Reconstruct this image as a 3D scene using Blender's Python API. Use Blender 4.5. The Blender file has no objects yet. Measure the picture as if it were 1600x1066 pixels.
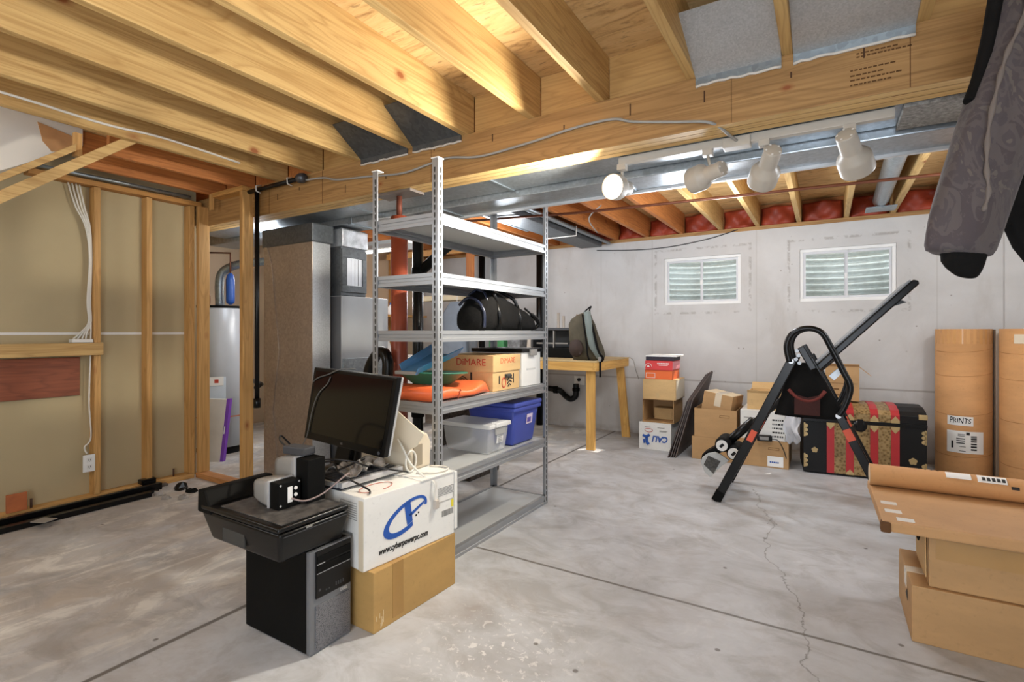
import bpy, bmesh, math, random
from mathutils import Vector, Matrix
random.seed(7)
scene = bpy.context.scene
COL = scene.collection
PI = math.pi
def rad(a): return a * PI / 180

# ---------------------------------------------------------------- camera
YAW = 0.5482
cam = bpy.data.cameras.new('camera'); cam_o = bpy.data.objects.new('camera', cam); COL.objects.link(cam_o)
cam.sensor_width = 36.0; cam.lens = 802.0 / 1600 * 36.0; cam.shift_y = -14.5 / 1600
cam.clip_start = 0.05; cam.clip_end = 100
cam_o.location = (0, 0, 1.2); cam_o.rotation_euler = (PI / 2, 0, YAW)
scene.camera = cam_o
# ---------------------------------------------------------------- exposure
vs = scene.view_settings
scene.display_settings.display_device = 'sRGB'
vs.view_transform = 'Standard'; vs.look = 'None'; vs.gamma = 1; vs.use_curve_mapping = False
vs.exposure = 0.0
# ---------------------------------------------------------------- world (daylight outside the window wells)
world = bpy.data.worlds.new('daylight'); scene.world = world; world.use_nodes = True
bg = world.node_tree.nodes['Background']; bg.inputs[0].default_value = (0.80, 0.93, 1.0, 1); bg.inputs[1].default_value = 5.5
# ---------------------------------------------------------------- sun, lamps and added fill lights
def lamp(name, kind, loc, power, color=(1, 1, 1), size=0.1, rot=(0, 0, 0), size_y=None, spot=None):
    l = bpy.data.lights.new(name, kind); l.energy = power; l.color = color
    if kind == 'AREA':
        l.size = size
        if size_y: l.shape = 'RECTANGLE'; l.size_y = size_y
    elif kind == 'SUN': l.angle = size
    else: l.shadow_soft_size = size
    if kind == 'SPOT' and spot: l.spot_size = spot; l.spot_blend = 0.6
    o = bpy.data.objects.new(name, l); COL.objects.link(o); o.location = loc; o.rotation_euler = rot
    return o
d = Vector((-0.62, -1.15, -1.72))
lamp('sun', 'SUN', (0, 9, 6), 6.0, (1.0, 0.95, 0.86), 0.01, d.to_track_quat('-Z', 'Y').to_euler())
WARM = (1.0, 0.93, 0.84); NEUT = (0.92, 0.98, 1.06); FILL_COOL = (0.86, 0.96, 1.10)
lamp('added_fill_light', 'POINT', (-1.25, 0.35, 1.95), 22, NEUT, 0.16)  # unseen point fills added under the joists to even out the room
lamp('added_fill_light', 'POINT', (1.25, -0.6, 1.95), 16, NEUT, 0.16)
lamp('added_fill_light', 'POINT', (-3.45, -0.4, 1.95), 30, NEUT, 0.16)
lamp('added_fill_light', 'POINT', (-0.68, 4.45, 1.95), 33, NEUT, 0.12)  # fills from here on added to brighten the window end
lamp('added_fill_light', 'POINT', (1.10, 4.00, 1.95), 35, NEUT, 0.12)
lamp('added_fill_light', 'POINT', (-0.72, 3.25, 1.88), 24, NEUT, 0.12)
lamp('added_fill_light', 'POINT', (-2.75, 4.4, 1.95), 34, NEUT, 0.12)
lamp('added_rear_fill', 'AREA', (-0.3, -1.42, 1.0), 92, FILL_COOL, 2.4, (PI / 2, 0, rad(14)), 1.5)  # added soft fill behind the camera, no doorway modelled
lamp('utility_strip_light', 'AREA', (-3.62, 3.45, 1.93), 24, (1, 0.98, 0.95), 0.9, (0, 0, 0), 0.12)
lamp('utility_fill_light', 'POINT', (-5.2, 3.9, 2.0), 36, NEUT, 0.12)  # added fill to brighten the utility area, no bulb there
lamp('utility_fill_light', 'POINT', (-4.25, 2.75, 2.0), 9, NEUT, 0.1)  # added fill to lift the water heater

# ---------------------------------------------------------------- helpers
def srgb(h):
    h = h.lstrip('#'); out = []
    for i in (0, 2, 4):
        c = int(h[i:i + 2], 16) / 255
        out.append(c / 12.92 if c <= 0.04045 else ((c + 0.055) / 1.055) ** 2.4)
    return (*out, 1)

class MB:
    def __init__(s): s.v = []; s.f = []; s.mi = []; s.sm = []; s.cur = 0
    def add(s, vs, fs, smooth=False, M=None):
        b = len(s.v)
        for p in vs:
            p = Vector(p)
            if M is not None: p = M @ p
            s.v.append(p)
        for f in fs: s.f.append([b + i for i in f]); s.mi.append(s.cur); s.sm.append(smooth)
        return s
    def box(s, x0, x1, y0, y1, z0, z1, M=None):
        vs = [(x, y, z) for z in (z0, z1) for y in (y0, y1) for x in (x0, x1)]
        return s.add(vs, [(0, 2, 3, 1), (4, 5, 7, 6), (0, 1, 5, 4), (2, 6, 7, 3), (0, 4, 6, 2), (1, 3, 7, 5)], False, M)
    def hexa(s, lo, hi, M=None, smooth=False):   # two matching loops joined into a closed solid
        n = len(lo); vs = list(lo) + list(hi)
        fs = [tuple(range(n - 1, -1, -1)), tuple(range(n, 2 * n))] + [(i, (i + 1) % n, n + (i + 1) % n, n + i) for i in range(n)]
        return s.add(vs, fs, smooth, M)
    def prism(s, poly, vec, M=None):
        vec = Vector(vec); return s.hexa([Vector(p) for p in poly], [Vector(p) + vec for p in poly], M)
    def tube(s, pts, r, n=10, closed=False, M=None):
        pts = [Vector(p) for p in pts]; m = len(pts); rs = r if isinstance(r, (list, tuple)) else [r] * m
        vs = []; fs = []; nrm = None
        for i, p in enumerate(pts):
            a = pts[i - 1] if (i > 0 or closed) else p; b = pts[(i + 1) % m] if (i < m - 1 or closed) else p
            t = (b - a).normalized()
            if nrm is None:
                nrm = t.orthogonal().normalized()
            nrm = (nrm - t * nrm.dot(t))
            nrm = nrm.normalized() if nrm.length > 1e-6 else t.orthogonal().normalized()
            bi = t.cross(nrm)
            for k in range(n):
                an = 2 * PI * k / n; vs.append(p + (nrm * math.cos(an) + bi * math.sin(an)) * rs[i])
        seg = m if closed else m - 1
        for i in range(seg):
            j = (i + 1) % m
            for k in range(n): fs.append((i * n + k, i * n + (k + 1) % n, j * n + (k + 1) % n, j * n + k))
        s.add(vs, fs, True, M)
        if not closed:
            b = len(s.v) - len(vs)
            s.f.append([b + k for k in range(n - 1, -1, -1)]); s.f.append([b + (m - 1) * n + k for k in range(n)])
            s.mi += [s.cur, s.cur]; s.sm += [False, False]
        return s
    def cyl(s, a, b, r, n=20, r2=None): return s.tube([a, b], [r, r if r2 is None else r2], n)
    def lathe(s, prof, n=28, M=None, cap=True):   # prof: (radius, z)
        vs = []; fs = []
        for r, z in prof:
            for k in range(n): vs.append((r * math.cos(2 * PI * k / n), r * math.sin(2 * PI * k / n), z))
        for i in range(len(prof) - 1):
            for k in range(n): fs.append((i * n + k, i * n + (k + 1) % n, (i + 1) * n + (k + 1) % n, (i + 1) * n + k))
        if cap:
            fs.append(tuple(range(n - 1, -1, -1))); fs.append(tuple((len(prof) - 1) * n + k for k in range(n)))
        return s.add(vs, fs, True, M)
    def loft(s, loops, cap=True, M=None, smooth=True):
        n = len(loops[0]); vs = [p for l in loops for p in l]; fs = []
        for i in range(len(loops) - 1):
            for k in range(n): fs.append((i * n + k, i * n + (k + 1) % n, (i + 1) * n + (k + 1) % n, (i + 1) * n + k))
        if cap: fs.append(tuple(range(n - 1, -1, -1))); fs.append(tuple((len(loops) - 1) * n + k for k in range(n)))
        return s.add(vs, fs, smooth, M)
    def grid(s, fn, nu, nv, smooth=True, M=None):
        vs = [fn(i / nu, j / nv) for j in range(nv + 1) for i in range(nu + 1)]
        fs = [(j * (nu + 1) + i, j * (nu + 1) + i + 1, (j + 1) * (nu + 1) + i + 1, (j + 1) * (nu + 1) + i) for j in range(nv) for i in range(nu)]
        return s.add(vs, fs, smooth, M)

ROOT = {}
def frame_of(o):
    while o is not None and o.name not in ROOT: o = o.parent
    return ROOT[o.name] if o is not None else Matrix.Identity(4)
def finish(me, bevel, seg=2):
    bm = bmesh.new(); bm.from_mesh(me)
    bmesh.ops.recalc_face_normals(bm, faces=bm.faces)
    if bevel:
        es = [e for e in bm.edges if len(e.link_faces) == 2 and e.calc_face_angle(0) > 0.6]
        bmesh.ops.bevel(bm, geom=es, offset=bevel, segments=seg, affect='EDGES', profile=0.6, clamp_overlap=True)
        for f in bm.faces: f.smooth = True if seg > 2 else f.smooth
    bm.to_mesh(me); bm.free()
def build(name, mb, mats, parent=None, bevel=0, seg=2, label=None, local=False, solid=0, sub=0):
    me = bpy.data.meshes.new(name)
    vs = mb.v
    if parent is not None and not local:
        inv = frame_of(parent).inverted(); vs = [inv @ p for p in vs]
    me.from_pydata([tuple(p) for p in vs], [], mb.f)
    if not isinstance(mats, (list, tuple)): mats = [mats]
    for m in mats: me.materials.append(m)
    for p, i, sm in zip(me.polygons, mb.mi, mb.sm): p.material_index = i; p.use_smooth = sm
    finish(me, bevel, seg)
    o = bpy.data.objects.new(name, me); COL.objects.link(o)
    if parent is not None: o.parent = parent
    if label: o['label'] = label
    if solid:
        md = o.modifiers.new('thickness', 'SOLIDIFY'); md.thickness = solid; md.offset = 0
    if sub:
        md = o.modifiers.new('smooth', 'SUBSURF'); md.levels = sub; md.render_levels = sub
    return o
def thing(name, label, cat, loc=(0, 0, 0), rz=0, group=None):
    o = bpy.data.objects.new(name, None); COL.objects.link(o); o.empty_display_size = 0.1
    o.location = loc; o.rotation_euler = (0, 0, rz); o['label'] = label; o['category'] = cat
    if group: o['group'] = group
    ROOT[o.name] = Matrix.Translation(Vector(loc)) @ Matrix.Rotation(rz, 4, 'Z')
    return o
def solo(name, mb, mats, label, cat, group=None, bevel=0, seg=2, solid=0, sub=0, kind=None):
    n = len(mb.v); lo = [min(p[i] for p in mb.v) for i in range(3)]; hi = [max(p[i] for p in mb.v) for i in range(3)]
    c = Vector(((lo[0] + hi[0]) / 2, (lo[1] + hi[1]) / 2, lo[2])); mb.v = [p - c for p in mb.v]
    o = build(name, mb, mats, None, bevel, seg, None, True, solid, sub); o.location = c
    ROOT[o.name] = Matrix.Translation(c)
    if label: o['label'] = label
    if cat: o['category'] = cat
    if group: o['group'] = group
    if kind: o['kind'] = kind
    return o
def struct(name, mb, mats, parent=None, bevel=0):
    o = build(name, mb, mats, parent, bevel, local=True)
    if parent is None: o['kind'] = 'structure'; ROOT[o.name] = Matrix.Identity(4)
    return o
def rotz(c, a): return Matrix.Translation(Vector(c)) @ Matrix.Rotation(a, 4, 'Z') @ Matrix.Translation(-Vector(c))
def writing(name, txt, size, mat, parent, origin, xd, ud, shear=0, bold=0, width=None, label=None):
    cu = bpy.data.curves.new(name, 'FONT'); cu.body = txt; cu.size = size; cu.align_x = 'CENTER'; cu.align_y = 'CENTER'
    cu.extrude = 0.0006; cu.shear = shear; cu.offset = bold; cu.resolution_u = 3
    tmp = bpy.data.objects.new('tmp', cu); COL.objects.link(tmp)
    dg = bpy.context.evaluated_depsgraph_get(); me = bpy.data.meshes.new_from_object(tmp.evaluated_get(dg))
    bpy.data.objects.remove(tmp); bpy.data.curves.remove(cu)
    xd = Vector(xd).normalized(); ud = Vector(ud).normalized(); nd = xd.cross(ud)
    inv = frame_of(parent).inverted(); k = 1
    if width:
        w = max(v.co.x for v in me.vertices) - min(v.co.x for v in me.vertices); k = width / w
    for v in me.vertices: v.co = inv @ (Vector(origin) + xd * v.co.x * k + ud * v.co.y + nd * (v.co.z + 0.0008))
    me.name = name; me.materials.clear(); me.materials.append(mat)
    o = bpy.data.objects.new(name, me); COL.objects.link(o); o.parent = parent
    if label: o['label'] = label
    return o
def plate(mb, origin, xd, ud, w, h, t=0.001):   # thin rectangle centred on origin, standing proud along xd x ud
    xd = Vector(xd).normalized(); ud = Vector(ud).normalized(); n = xd.cross(ud); o = Vector(origin)
    q = [o - xd * w / 2 - ud * h / 2, o + xd * w / 2 - ud * h / 2, o + xd * w / 2 + ud * h / 2, o - xd * w / 2 + ud * h / 2]
    return mb.prism(q, n * t)
def smooth_path(pts, k=6):
    pts = [Vector(p) for p in pts]; out = []
    for i in range(len(pts) - 1):
        p0 = pts[max(i - 1, 0)]; p1 = pts[i]; p2 = pts[i + 1]; p3 = pts[min(i + 2, len(pts) - 1)]
        for j in range(k):
            t = j / k
            out.append(0.5 * ((2 * p1) + (p2 - p0) * t + (2 * p0 - 5 * p1 + 4 * p2 - p3) * t * t + (3 * p1 - p0 - 3 * p2 + p3) * t ** 3))
    return out + [pts[-1]]

# ---------------------------------------------------------------- materials
MATS = {}
class NT:
    def __init__(s, name):
        s.m = bpy.data.materials.new(name); s.m.use_nodes = True; s.t = s.m.node_tree; s.n = s.t.nodes; s.l = s.t.links
        s.b = s.n['Principled BSDF']
    def node(s, typ, **kw):
        n = s.n.new(typ)
        for k, v in kw.items():
            if k.startswith('i_'): n.inputs[k[2:].replace('_', ' ')].default_value = v
            else: setattr(n, k, v)
        return n
    def link(s, a, b): s.l.new(a, b)
    def coords(s, scale=(1, 1, 1), rand=True):
        tc = s.node('ShaderNodeTexCoord'); out = tc.outputs['Object']
        if rand:
            oi = s.node('ShaderNodeObjectInfo'); mu = s.node('ShaderNodeMath', operation='MULTIPLY'); s.link(oi.outputs['Random'], mu.inputs[0]); mu.inputs[1].default_value = 41.0
            ad = s.node('ShaderNodeVectorMath', operation='ADD'); s.link(out, ad.inputs[0]); s.link(mu.outputs[0], ad.inputs[1]); out = ad.outputs[0]
        mp = s.node('ShaderNodeMapping'); mp.inputs['Scale'].default_value = scale; s.link(out, mp.inputs['Vector'])
        return mp.outputs[0]
    def noise(s, vec, scale, detail=4, rough=0.5, dist=0.0):
        n = s.node('ShaderNodeTexNoise'); n.inputs['Scale'].default_value = scale; n.inputs['Detail'].default_value = detail
        n.inputs['Roughness'].default_value = rough; n.inputs['Distortion'].default_value = dist; s.link(vec, n.inputs['Vector']); return n.outputs['Fac']
    def ramp(s, fac, stops, interp='LINEAR'):
        r = s.node('ShaderNodeValToRGB'); cr = r.color_ramp; cr.interpolation = interp
        while len(cr.elements) < len(stops): cr.elements.new(0.5)
        for e, (p, c) in zip(cr.elements, stops): e.position = p; e.color = c if len(c) == 4 else (*c, 1)
        s.link(fac, r.inputs[0]); return r.outputs[0]
    def mix(s, fac, a, b, mode='MIX'):
        m = s.node('ShaderNodeMix', data_type='RGBA', blend_type=mode)
        for sock, v in ((m.inputs[0], fac), (m.inputs[6], a), (m.inputs[7], b)):
            if hasattr(v, 'links') or hasattr(v, 'is_linked'): s.link(v, sock)
            else: sock.default_value = v
        return m.outputs[2]
    def math(s, op, a, b=None, c=None):
        m = s.node('ShaderNodeMath', operation=op)
        for i, v in enumerate((a, b, c)):
            if v is None: continue
            if hasattr(v, 'is_linked'): s.link(v, m.inputs[i])
            else: m.inputs[i].default_value = v
        return m.outputs[0]
    def bump(s, h, strength=0.2, dist=0.01):
        b = s.node('ShaderNodeBump'); b.inputs['Strength'].default_value = strength; b.inputs['Distance'].default_value = dist
        s.link(h, b.inputs['Height']); s.link(b.outputs[0], s.b.inputs['Normal'])
    def out(s, col, rough=0.6, metal=0.0):
        if hasattr(col, 'is_linked'): s.link(col, s.b.inputs['Base Color'])
        else: s.b.inputs['Base Color'].default_value = col
        if hasattr(rough, 'is_linked'): s.link(rough, s.b.inputs['Roughness'])
        else: s.b.inputs['Roughness'].default_value = rough
        s.b.inputs['Metallic'].default_value = metal
        return s.m
def plain(name, hexc, rough=0.5, metal=0.0, vary=0.06, scale=6.0, emit=None, bump=0, spec=0.5):
    if name in MATS: return MATS[name]
    t = NT(name); c = srgb(hexc); v = t.noise(t.coords(), scale, 5, 0.6)
    col = t.ramp(v, [(0.3, tuple(x * (1 - vary) for x in c[:3])), (0.7, tuple(min(1, x * (1 + vary)) for x in c[:3]))])
    t.out(col, rough, metal); t.b.inputs['Specular IOR Level'].default_value = spec
    if bump: t.bump(t.noise(t.coords(), scale * 8, 4), bump, 0.004)
    if emit: t.b.inputs['Emission Color'].default_value = srgb(emit[0]); t.b.inputs['Emission Strength'].default_value = emit[1]
    MATS[name] = t.m; return t.m
def wood(name, light, dark, axis, knot='8a4a20', knots=0.07, stain=None):
    if name in MATS: return MATS[name]
    t = NT(name); sc = [9.0, 9.0, 9.0]; sc[axis] = 0.75
    n1 = t.noise(t.coords(sc), 1.0, 2, 0.45, 0.35)
    rings = t.math('FRACT', t.math('MULTIPLY', n1, 13.0))
    base = t.ramp(rings, [(0.0, srgb(dark)), (0.10, tuple(a * .55 + b * .45 for a, b in zip(srgb(light)[:3], srgb(dark)[:3]))), (0.35, srgb(light)), (0.8, tuple(x * 1.06 for x in srgb(light)[:3])), (1.0, srgb(dark))])
    base = t.mix(0.62, base, srgb(light))
    sc2 = [80.0] * 3; sc2[axis] = 1.6
    fine = t.noise(t.coords(sc2), 1.0, 3)
    base = t.mix(t.ramp(fine, [(0.45, (0, 0, 0)), (0.7, (0.45,) * 3)]), base, srgb(dark))
    sc3 = [5.0] * 3; sc3[axis] = 0.8
    big = t.noise(t.coords(sc3), 1.0, 5, 0.6)
    base = t.mix(t.ramp(big, [(0.5, (0, 0, 0)), (0.72, (0.5,) * 3)]), base, srgb(stain or dark), 'MIX')
    if knots:
        sk = [4.6] * 3; sk[axis] = 2.6
        vo = t.node('ShaderNodeTexVoronoi'); vo.inputs['Scale'].default_value = 1.0; vo.inputs['Randomness'].default_value = 1.0
        nz = t.coords(sk); t.link(nz, vo.inputs['Vector'])
        base = t.mix(t.ramp(vo.outputs['Distance'], [(knots * .75, (0.95,) * 3), (knots * 1.05, (0.5,) * 3), (knots * 2.0, (0, 0, 0))]), base, srgb(knot))
    t.out(base, 0.62); MATS[name] = t.m; return t.m
def cardboard(name, hexc, vary=0.08):
    if name in MATS: return MATS[name]
    t = NT(name); c = srgb(hexc)[:3]; n = t.noise(t.coords((1, 1, 3)), 3.0, 6, 0.6)
    col = t.ramp(n, [(0.3, tuple(x * (1 - vary * 1.5) for x in c)), (0.65, tuple(min(1, x * (1 + vary)) for x in c))])
    sp = t.noise(t.coords((60, 60, 60)), 1.0, 2); col = t.mix(t.ramp(sp, [(0.6, (0, 0, 0)), (0.75, (0.25,) * 3)]), col, tuple(x * 0.6 for x in c) + (1,))
    t.out(col, 0.72); MATS[name] = t.m; return t.m
def galv(name, hexc='9aa3a8', rough=0.38, metal=0.85, scale=55.0, tone=0.16):
    if name in MATS: return MATS[name]
    t = NT(name); c = srgb(hexc)[:3]
    vo = t.node('ShaderNodeTexVoronoi'); vo.inputs['Scale'].default_value = scale; t.link(t.coords(), vo.inputs['Vector'])
    sp = t.math('MULTIPLY', vo.outputs['Color'], 1.0)
    col = t.ramp(sp, [(0.1, tuple(x * (1 - tone) for x in c)), (0.9, tuple(min(1, x * (1 + tone)) for x in c))])
    cl = t.noise(t.coords(), 3.5, 5, 0.6); col = t.mix(t.ramp(cl, [(0.45, (0, 0, 0)), (0.75, (0.35,) * 3)]), col, tuple(x * 0.72 for x in c) + (1,))
    t.out(col, rough, metal); t.bump(t.noise(t.coords(), 5.0, 2), 0.12, 0.01); MATS[name] = t.m; return t.m
def concrete_floor():
    t = NT('concrete_floor'); P = t.coords((1, 1, 1), False)
    n1 = t.noise(P, 0.9, 8, 0.62, 0.6); n2 = t.noise(P, 7.0, 6, 0.6)
    col = t.ramp(n1, [(0.28, srgb('a8a8a8')), (0.5, srgb('babbbd')), (0.72, srgb('c8cacd'))])
    col = t.mix(t.ramp(n2, [(0.35, (0.25,) * 3), (0.6, (0, 0, 0))]), col, srgb('8a8681'))
    sx = t.node('ShaderNodeSeparateXYZ'); t.link(P, sx.inputs[0]); X, Y = sx.outputs[0], sx.outputs[1]
    # brownish old staining plus painted warm light on the slab beyond the joint
    st = t.noise(t.coords((1.6, 0.55, 1), False), 1.9, 7, 0.65, 0.8)
    bay = t.node('ShaderNodeMapRange'); bay.inputs['From Min'].default_value = -1.9; bay.inputs['From Max'].default_value = -2.5
    t.link(X, bay.inputs['Value'])
    fac = t.math('MULTIPLY', bay.outputs[0], t.ramp(st, [(0.40, (0.05,) * 3), (0.64, (0.75,) * 3)]))
    col = t.mix(fac, col, srgb('bbae9e'))
    st2 = t.noise(t.coords((2.2, 1.0, 1), False), 2.4, 7, 0.7, 1.0)
    col = t.mix(t.math('MULTIPLY', bay.outputs[0], t.ramp(st2, [(0.50, (0,) * 3), (0.62, (0.85,) * 3)])), col, srgb('dcd8d0'))
    mo = t.noise(t.coords((1.2, 1.7, 1), False), 2.6, 9, 0.68, 0.9)
    col = t.mix(t.ramp(mo, [(0.36, (0.5,) * 3), (0.52, (0,) * 3)]), col, srgb('8f8b86'))
    col = t.mix(t.ramp(mo, [(0.6, (0,) * 3), (0.74, (0.5,) * 3)]), col, srgb('d6d6d6'))
    # dusty lighter/brown blotches elsewhere
    st3 = t.noise(t.coords((1.0, 1.4, 1), False), 1.3, 6, 0.7, 0.5)
    col = t.mix(t.ramp(st3, [(0.54, (0,) * 3), (0.70, (0.5,) * 3)]), col, srgb('94887d'))
    # white paint drips
    pd = t.node('ShaderNodeVectorMath', operation='DISTANCE'); t.link(P, pd.inputs[0]); pd.inputs[1].default_value = (-1.05, 1.62, 0)
    near = t.ramp(pd.outputs['Value'], [(0.05, (1,) * 3), (0.42, (0,) * 3)])
    sp = t.noise(P, 30.0, 6, 0.65, 0.5)
    col = t.mix(t.math('MULTIPLY', near, t.ramp(sp, [(0.575, (0,) * 3), (0.60, (0.85,) * 3)])), col, srgb('d9d7d3'))
    sp2 = t.noise(P, 9.0, 4, 0.6, 0.8)
    col = t.mix(t.ramp(sp2, [(0.735, (0,) * 3), (0.755, (0.6,) * 3)]), col, srgb('d0cdc9'))
    # little dark chips
    vo = t.node('ShaderNodeTexVoronoi'); vo.inputs['Scale'].default_value = 4.5; t.link(P, vo.inputs['Vector'])
    col = t.mix(t.ramp(vo.outputs['Distance'], [(0.035, (0.8,) * 3), (0.055, (0,) * 3)]), col, srgb('5d564e'))
    # sawn joints
    wob = t.math('MULTIPLY', t.math('SUBTRACT', t.noise(P, 3.0, 3), 0.5), 0.012)
    def line(coord, at, w):
        dd = t.math('ABSOLUTE', t.math('ADD', t.math('SUBTRACT', coord, at), wob)); return t.ramp(dd, [(w, (0.85,) * 3), (w * 1.9, (0,) * 3)])
    col = t.mix(line(Y, 2.338, 0.0055), col, srgb('5a5349'))
    col = t.mix(line(X, -2.165, 0.008), col, srgb('544d44'))
    # hairline crack
    cx = t.math('SUBTRACT', t.math('MULTIPLY', Y, -0.19), -0.36)   # x along the crack as a function of y
    w2 = t.math('ADD', t.math('MULTIPLY', t.math('SUBTRACT', t.noise(P, 2.2, 6, 0.62), 0.5), 0.36), 0.0)
    dx = t.math('ABSOLUTE', t.math('ADD', t.math('SUBTRACT', X, cx), w2))
    lim = t.math('LESS_THAN', Y, 4.3)
    xl = t.math('MULTIPLY', t.math('GREATER_THAN', X, -0.8), lim)
    col = t.mix(t.math('MULTIPLY', xl, t.ramp(dx, [(0.0016, (0.7,) * 3), (0.0045, (0,) * 3)])), col, srgb('5c554c'))
    rg = t.ramp(n2, [(0.3, (0.42,) * 3), (0.7, (0.62,) * 3)])
    t.out(col, rg); t.bump(n2, 0.06, 0.01); return t.m
def concrete_wall():
    t = NT('painted_concrete_wall'); P = t.coords((1, 1, 1), False)
    n1 = t.noise(P, 1.3, 7, 0.6, 0.4)
    col = t.ramp(n1, [(0.3, srgb('bcb9b5')), (0.55, srgb('c9c7c4')), (0.75, srgb('d1d0cd'))])
    vo = t.node('ShaderNodeTexVoronoi'); vo.inputs['Scale'].default_value = 9.0; t.link(P, vo.inputs['Vector'])
    gate = t.ramp(t.noise(P, 2.5, 3), [(0.5, (0,) * 3), (0.6, (1,) * 3)])
    col = t.mix(t.math('MULTIPLY', gate, t.ramp(vo.outputs['Distance'], [(0.05, (0.7,) * 3), (0.085, (0,) * 3)])), col, srgb('7a7067'))
    sx = t.node('ShaderNodeSeparateXYZ'); t.link(P, sx.inputs[0]); Z = sx.outputs[2]; X = sx.outputs[0]
    dd = t.math('ABSOLUTE', t.math('SUBTRACT', Z, 0.655)); col = t.mix(t.ramp(dd, [(0.005, (0.6,) * 3), (0.011, (0,) * 3)]), col, srgb('8d857c'))
    for xs in (-2.35, -1.72, 0.86, -0.62):
        dd = t.math('ABSOLUTE', t.math('SUBTRACT', X, xs)); col = t.mix(t.ramp(dd, [(0.003, (0.28,) * 3), (0.008, (0,) * 3)]), col, srgb('9d968d'))
    for (cx, cz, hx, hz) in ((-1.18, 1.77, .50, .36), (.17, 1.765, .49, .36)):
        ax = t.math('SUBTRACT', t.math('ABSOLUTE', t.math('SUBTRACT', X, cx)), hx); az = t.math('SUBTRACT', t.math('ABSOLUTE', t.math('SUBTRACT', Z, cz)), hz)
        rim = t.math('ABSOLUTE', t.math('MAXIMUM', ax, az)); gap = t.ramp(t.noise(P, 11, 5, .7), [(0.48, (0,) * 3), (0.56, (0.8,) * 3)])
        col = t.mix(t.math('MULTIPLY', gap, t.ramp(rim, [(0.006, (0.6,) * 3), (0.018, (0,) * 3)])), col, srgb('857c73'))
    sm = t.noise(t.coords((1.6, 1.6, .5), False), 2.2, 6, .65); col = t.mix(t.ramp(sm, [(0.56, (0,) * 3), (0.72, (0.35,) * 3)]), col, srgb('a79f96'))
    low = t.node('ShaderNodeMapRange'); low.inputs['From Min'].default_value = 0.08; low.inputs['From Max'].default_value = 0.0; t.link(Z, low.inputs['Value'])
    col = t.mix(t.math('MULTIPLY', low.outputs[0], t.ramp(t.noise(P, 6, 5), [(0.4, (0,) * 3), (0.6, (0.8,) * 3)])), col, srgb('8a7d70'))
    t.out(col, 0.75); t.bump(t.noise(P, 30, 4), 0.12, 0.006); return t.m
def osb():
    t = NT('plywood_subfloor'); v = t.coords((2.2, 9.0, 1), False); n = t.noise(v, 1.6, 6, 0.62, 1.6)
    col = t.ramp(n, [(0.3, srgb('9c7444')), (0.47, srgb('d2ab72')), (0.62, srgb('dcb981')), (0.75, srgb('a87c48'))])
    sp = t.noise(t.coords((14, 50, 1), False), 1.0, 4); col = t.mix(t.ramp(sp, [(0.62, (0,) * 3), (0.7, (0.55,) * 3)]), col, srgb('7d5a36'))
    t.out(col, 0.7); return t.m
def pane_glass():
    t = NT('window_glass'); t.n.remove(t.b)
    tr = t.node('ShaderNodeBsdfTransparent'); gl = t.node('ShaderNodeBsdfGlossy'); gl.inputs['Roughness'].default_value = 0.03
    mx = t.node('ShaderNodeMixShader'); mx.inputs[0].default_value = 0.035
    t.link(tr.outputs[0], mx.inputs[1]); t.link(gl.outputs[0], mx.inputs[2]); t.link(mx.outputs[0], t.n['Material Output'].inputs[0]); return t.m
def clear_plastic(name, hexc, alpha=0.45, rough=0.25):
    if name in MATS: return MATS[name]
    t = NT(name); t.out(srgb(hexc), rough); t.b.inputs['Alpha'].default_value = alpha; MATS[name] = t.m; return t.m
def camo(name, cols, scale=7.0):
    t = NT(name); v = t.coords((1, 1, 0.55)); n = t.noise(v, scale, 3, 0.5, 1.8); n2 = t.noise(v, scale * 2.4, 4, 0.6, 2.5)
    c = t.ramp(n, [(0.0, srgb(cols[0])), (0.42, srgb(cols[1])), (0.52, srgb(cols[2])), (0.62, srgb(cols[3]))], 'CONSTANT')
    c = t.mix(t.ramp(n2, [(0.6, (0,) * 3), (0.64, (0.8,) * 3)]), c, srgb(cols[1])); t.out(c, 0.8); t.b.inputs['Sheen Weight'].default_value = 0.1
    t.bump(t.noise(t.coords((1, 1, 0.7)), 9.0, 4), 0.5, 0.02); return t.m

PINE_Y = wood('pine_along_joist', 'caa76c', '93692f', 1)
PINE_X = wood('pine_along_beam', 'ad8450', '745026', 0, knots=0.045)
PINE_Z = wood('pine_upright', 'c89a5c', '93672f', 2)
PINE_RED = wood('redlit_pine_joist', 'c07a3e', '86481e', 1, stain='9a5526')  # warm lamp and insulation bounce painted into the pine colour
PINE_RED_Z = wood('reddish_pine_upright', 'b9763d', '83491f', 2)
RED_BOARD = wood('reddish_brown_plywood', '8f4f33', '5f2f1e', 1, knot='3f1c12')
BENCH = wood('yellow_pine_bench_x', 'd9aa5c', 'ad7a35', 0, knots=0.05)
BENCH_Y = wood('yellow_pine_bench_y', 'd9aa5c', 'ad7a35', 1, knots=0.05)
BENCH_Z = wood('yellow_pine_bench_z', 'd9aa5c', 'ad7a35', 2, knots=0.05)
LVL = wood('laminated_beam_edge', 'ddb878', 'b0874c', 0, knots=0)
PLYBLOCK = wood('pale_blocking', 'c9a063', 'a67c46', 0, knots=0)
FLOOR = concrete_floor(); WALL = concrete_wall(); OSB = osb(); GLASS = pane_glass()
DRYPAPER = plain('drywall_backing_paper', 'b5a581', 0.85, vary=0.05, scale=1.5)
DRYWHITE = plain('white_drywall', 'd8d3ca', 0.8, vary=0.03, scale=2)
TANWALL = plain('tan_utility_wall', 'c8b091', 0.8, vary=0.06, scale=1.5)
GALV = galv('galvanised_sheet'); GALV_D = galv('dull_dark_galvanised_sheet', '5d6062', 0.5, 0.6)
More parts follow.
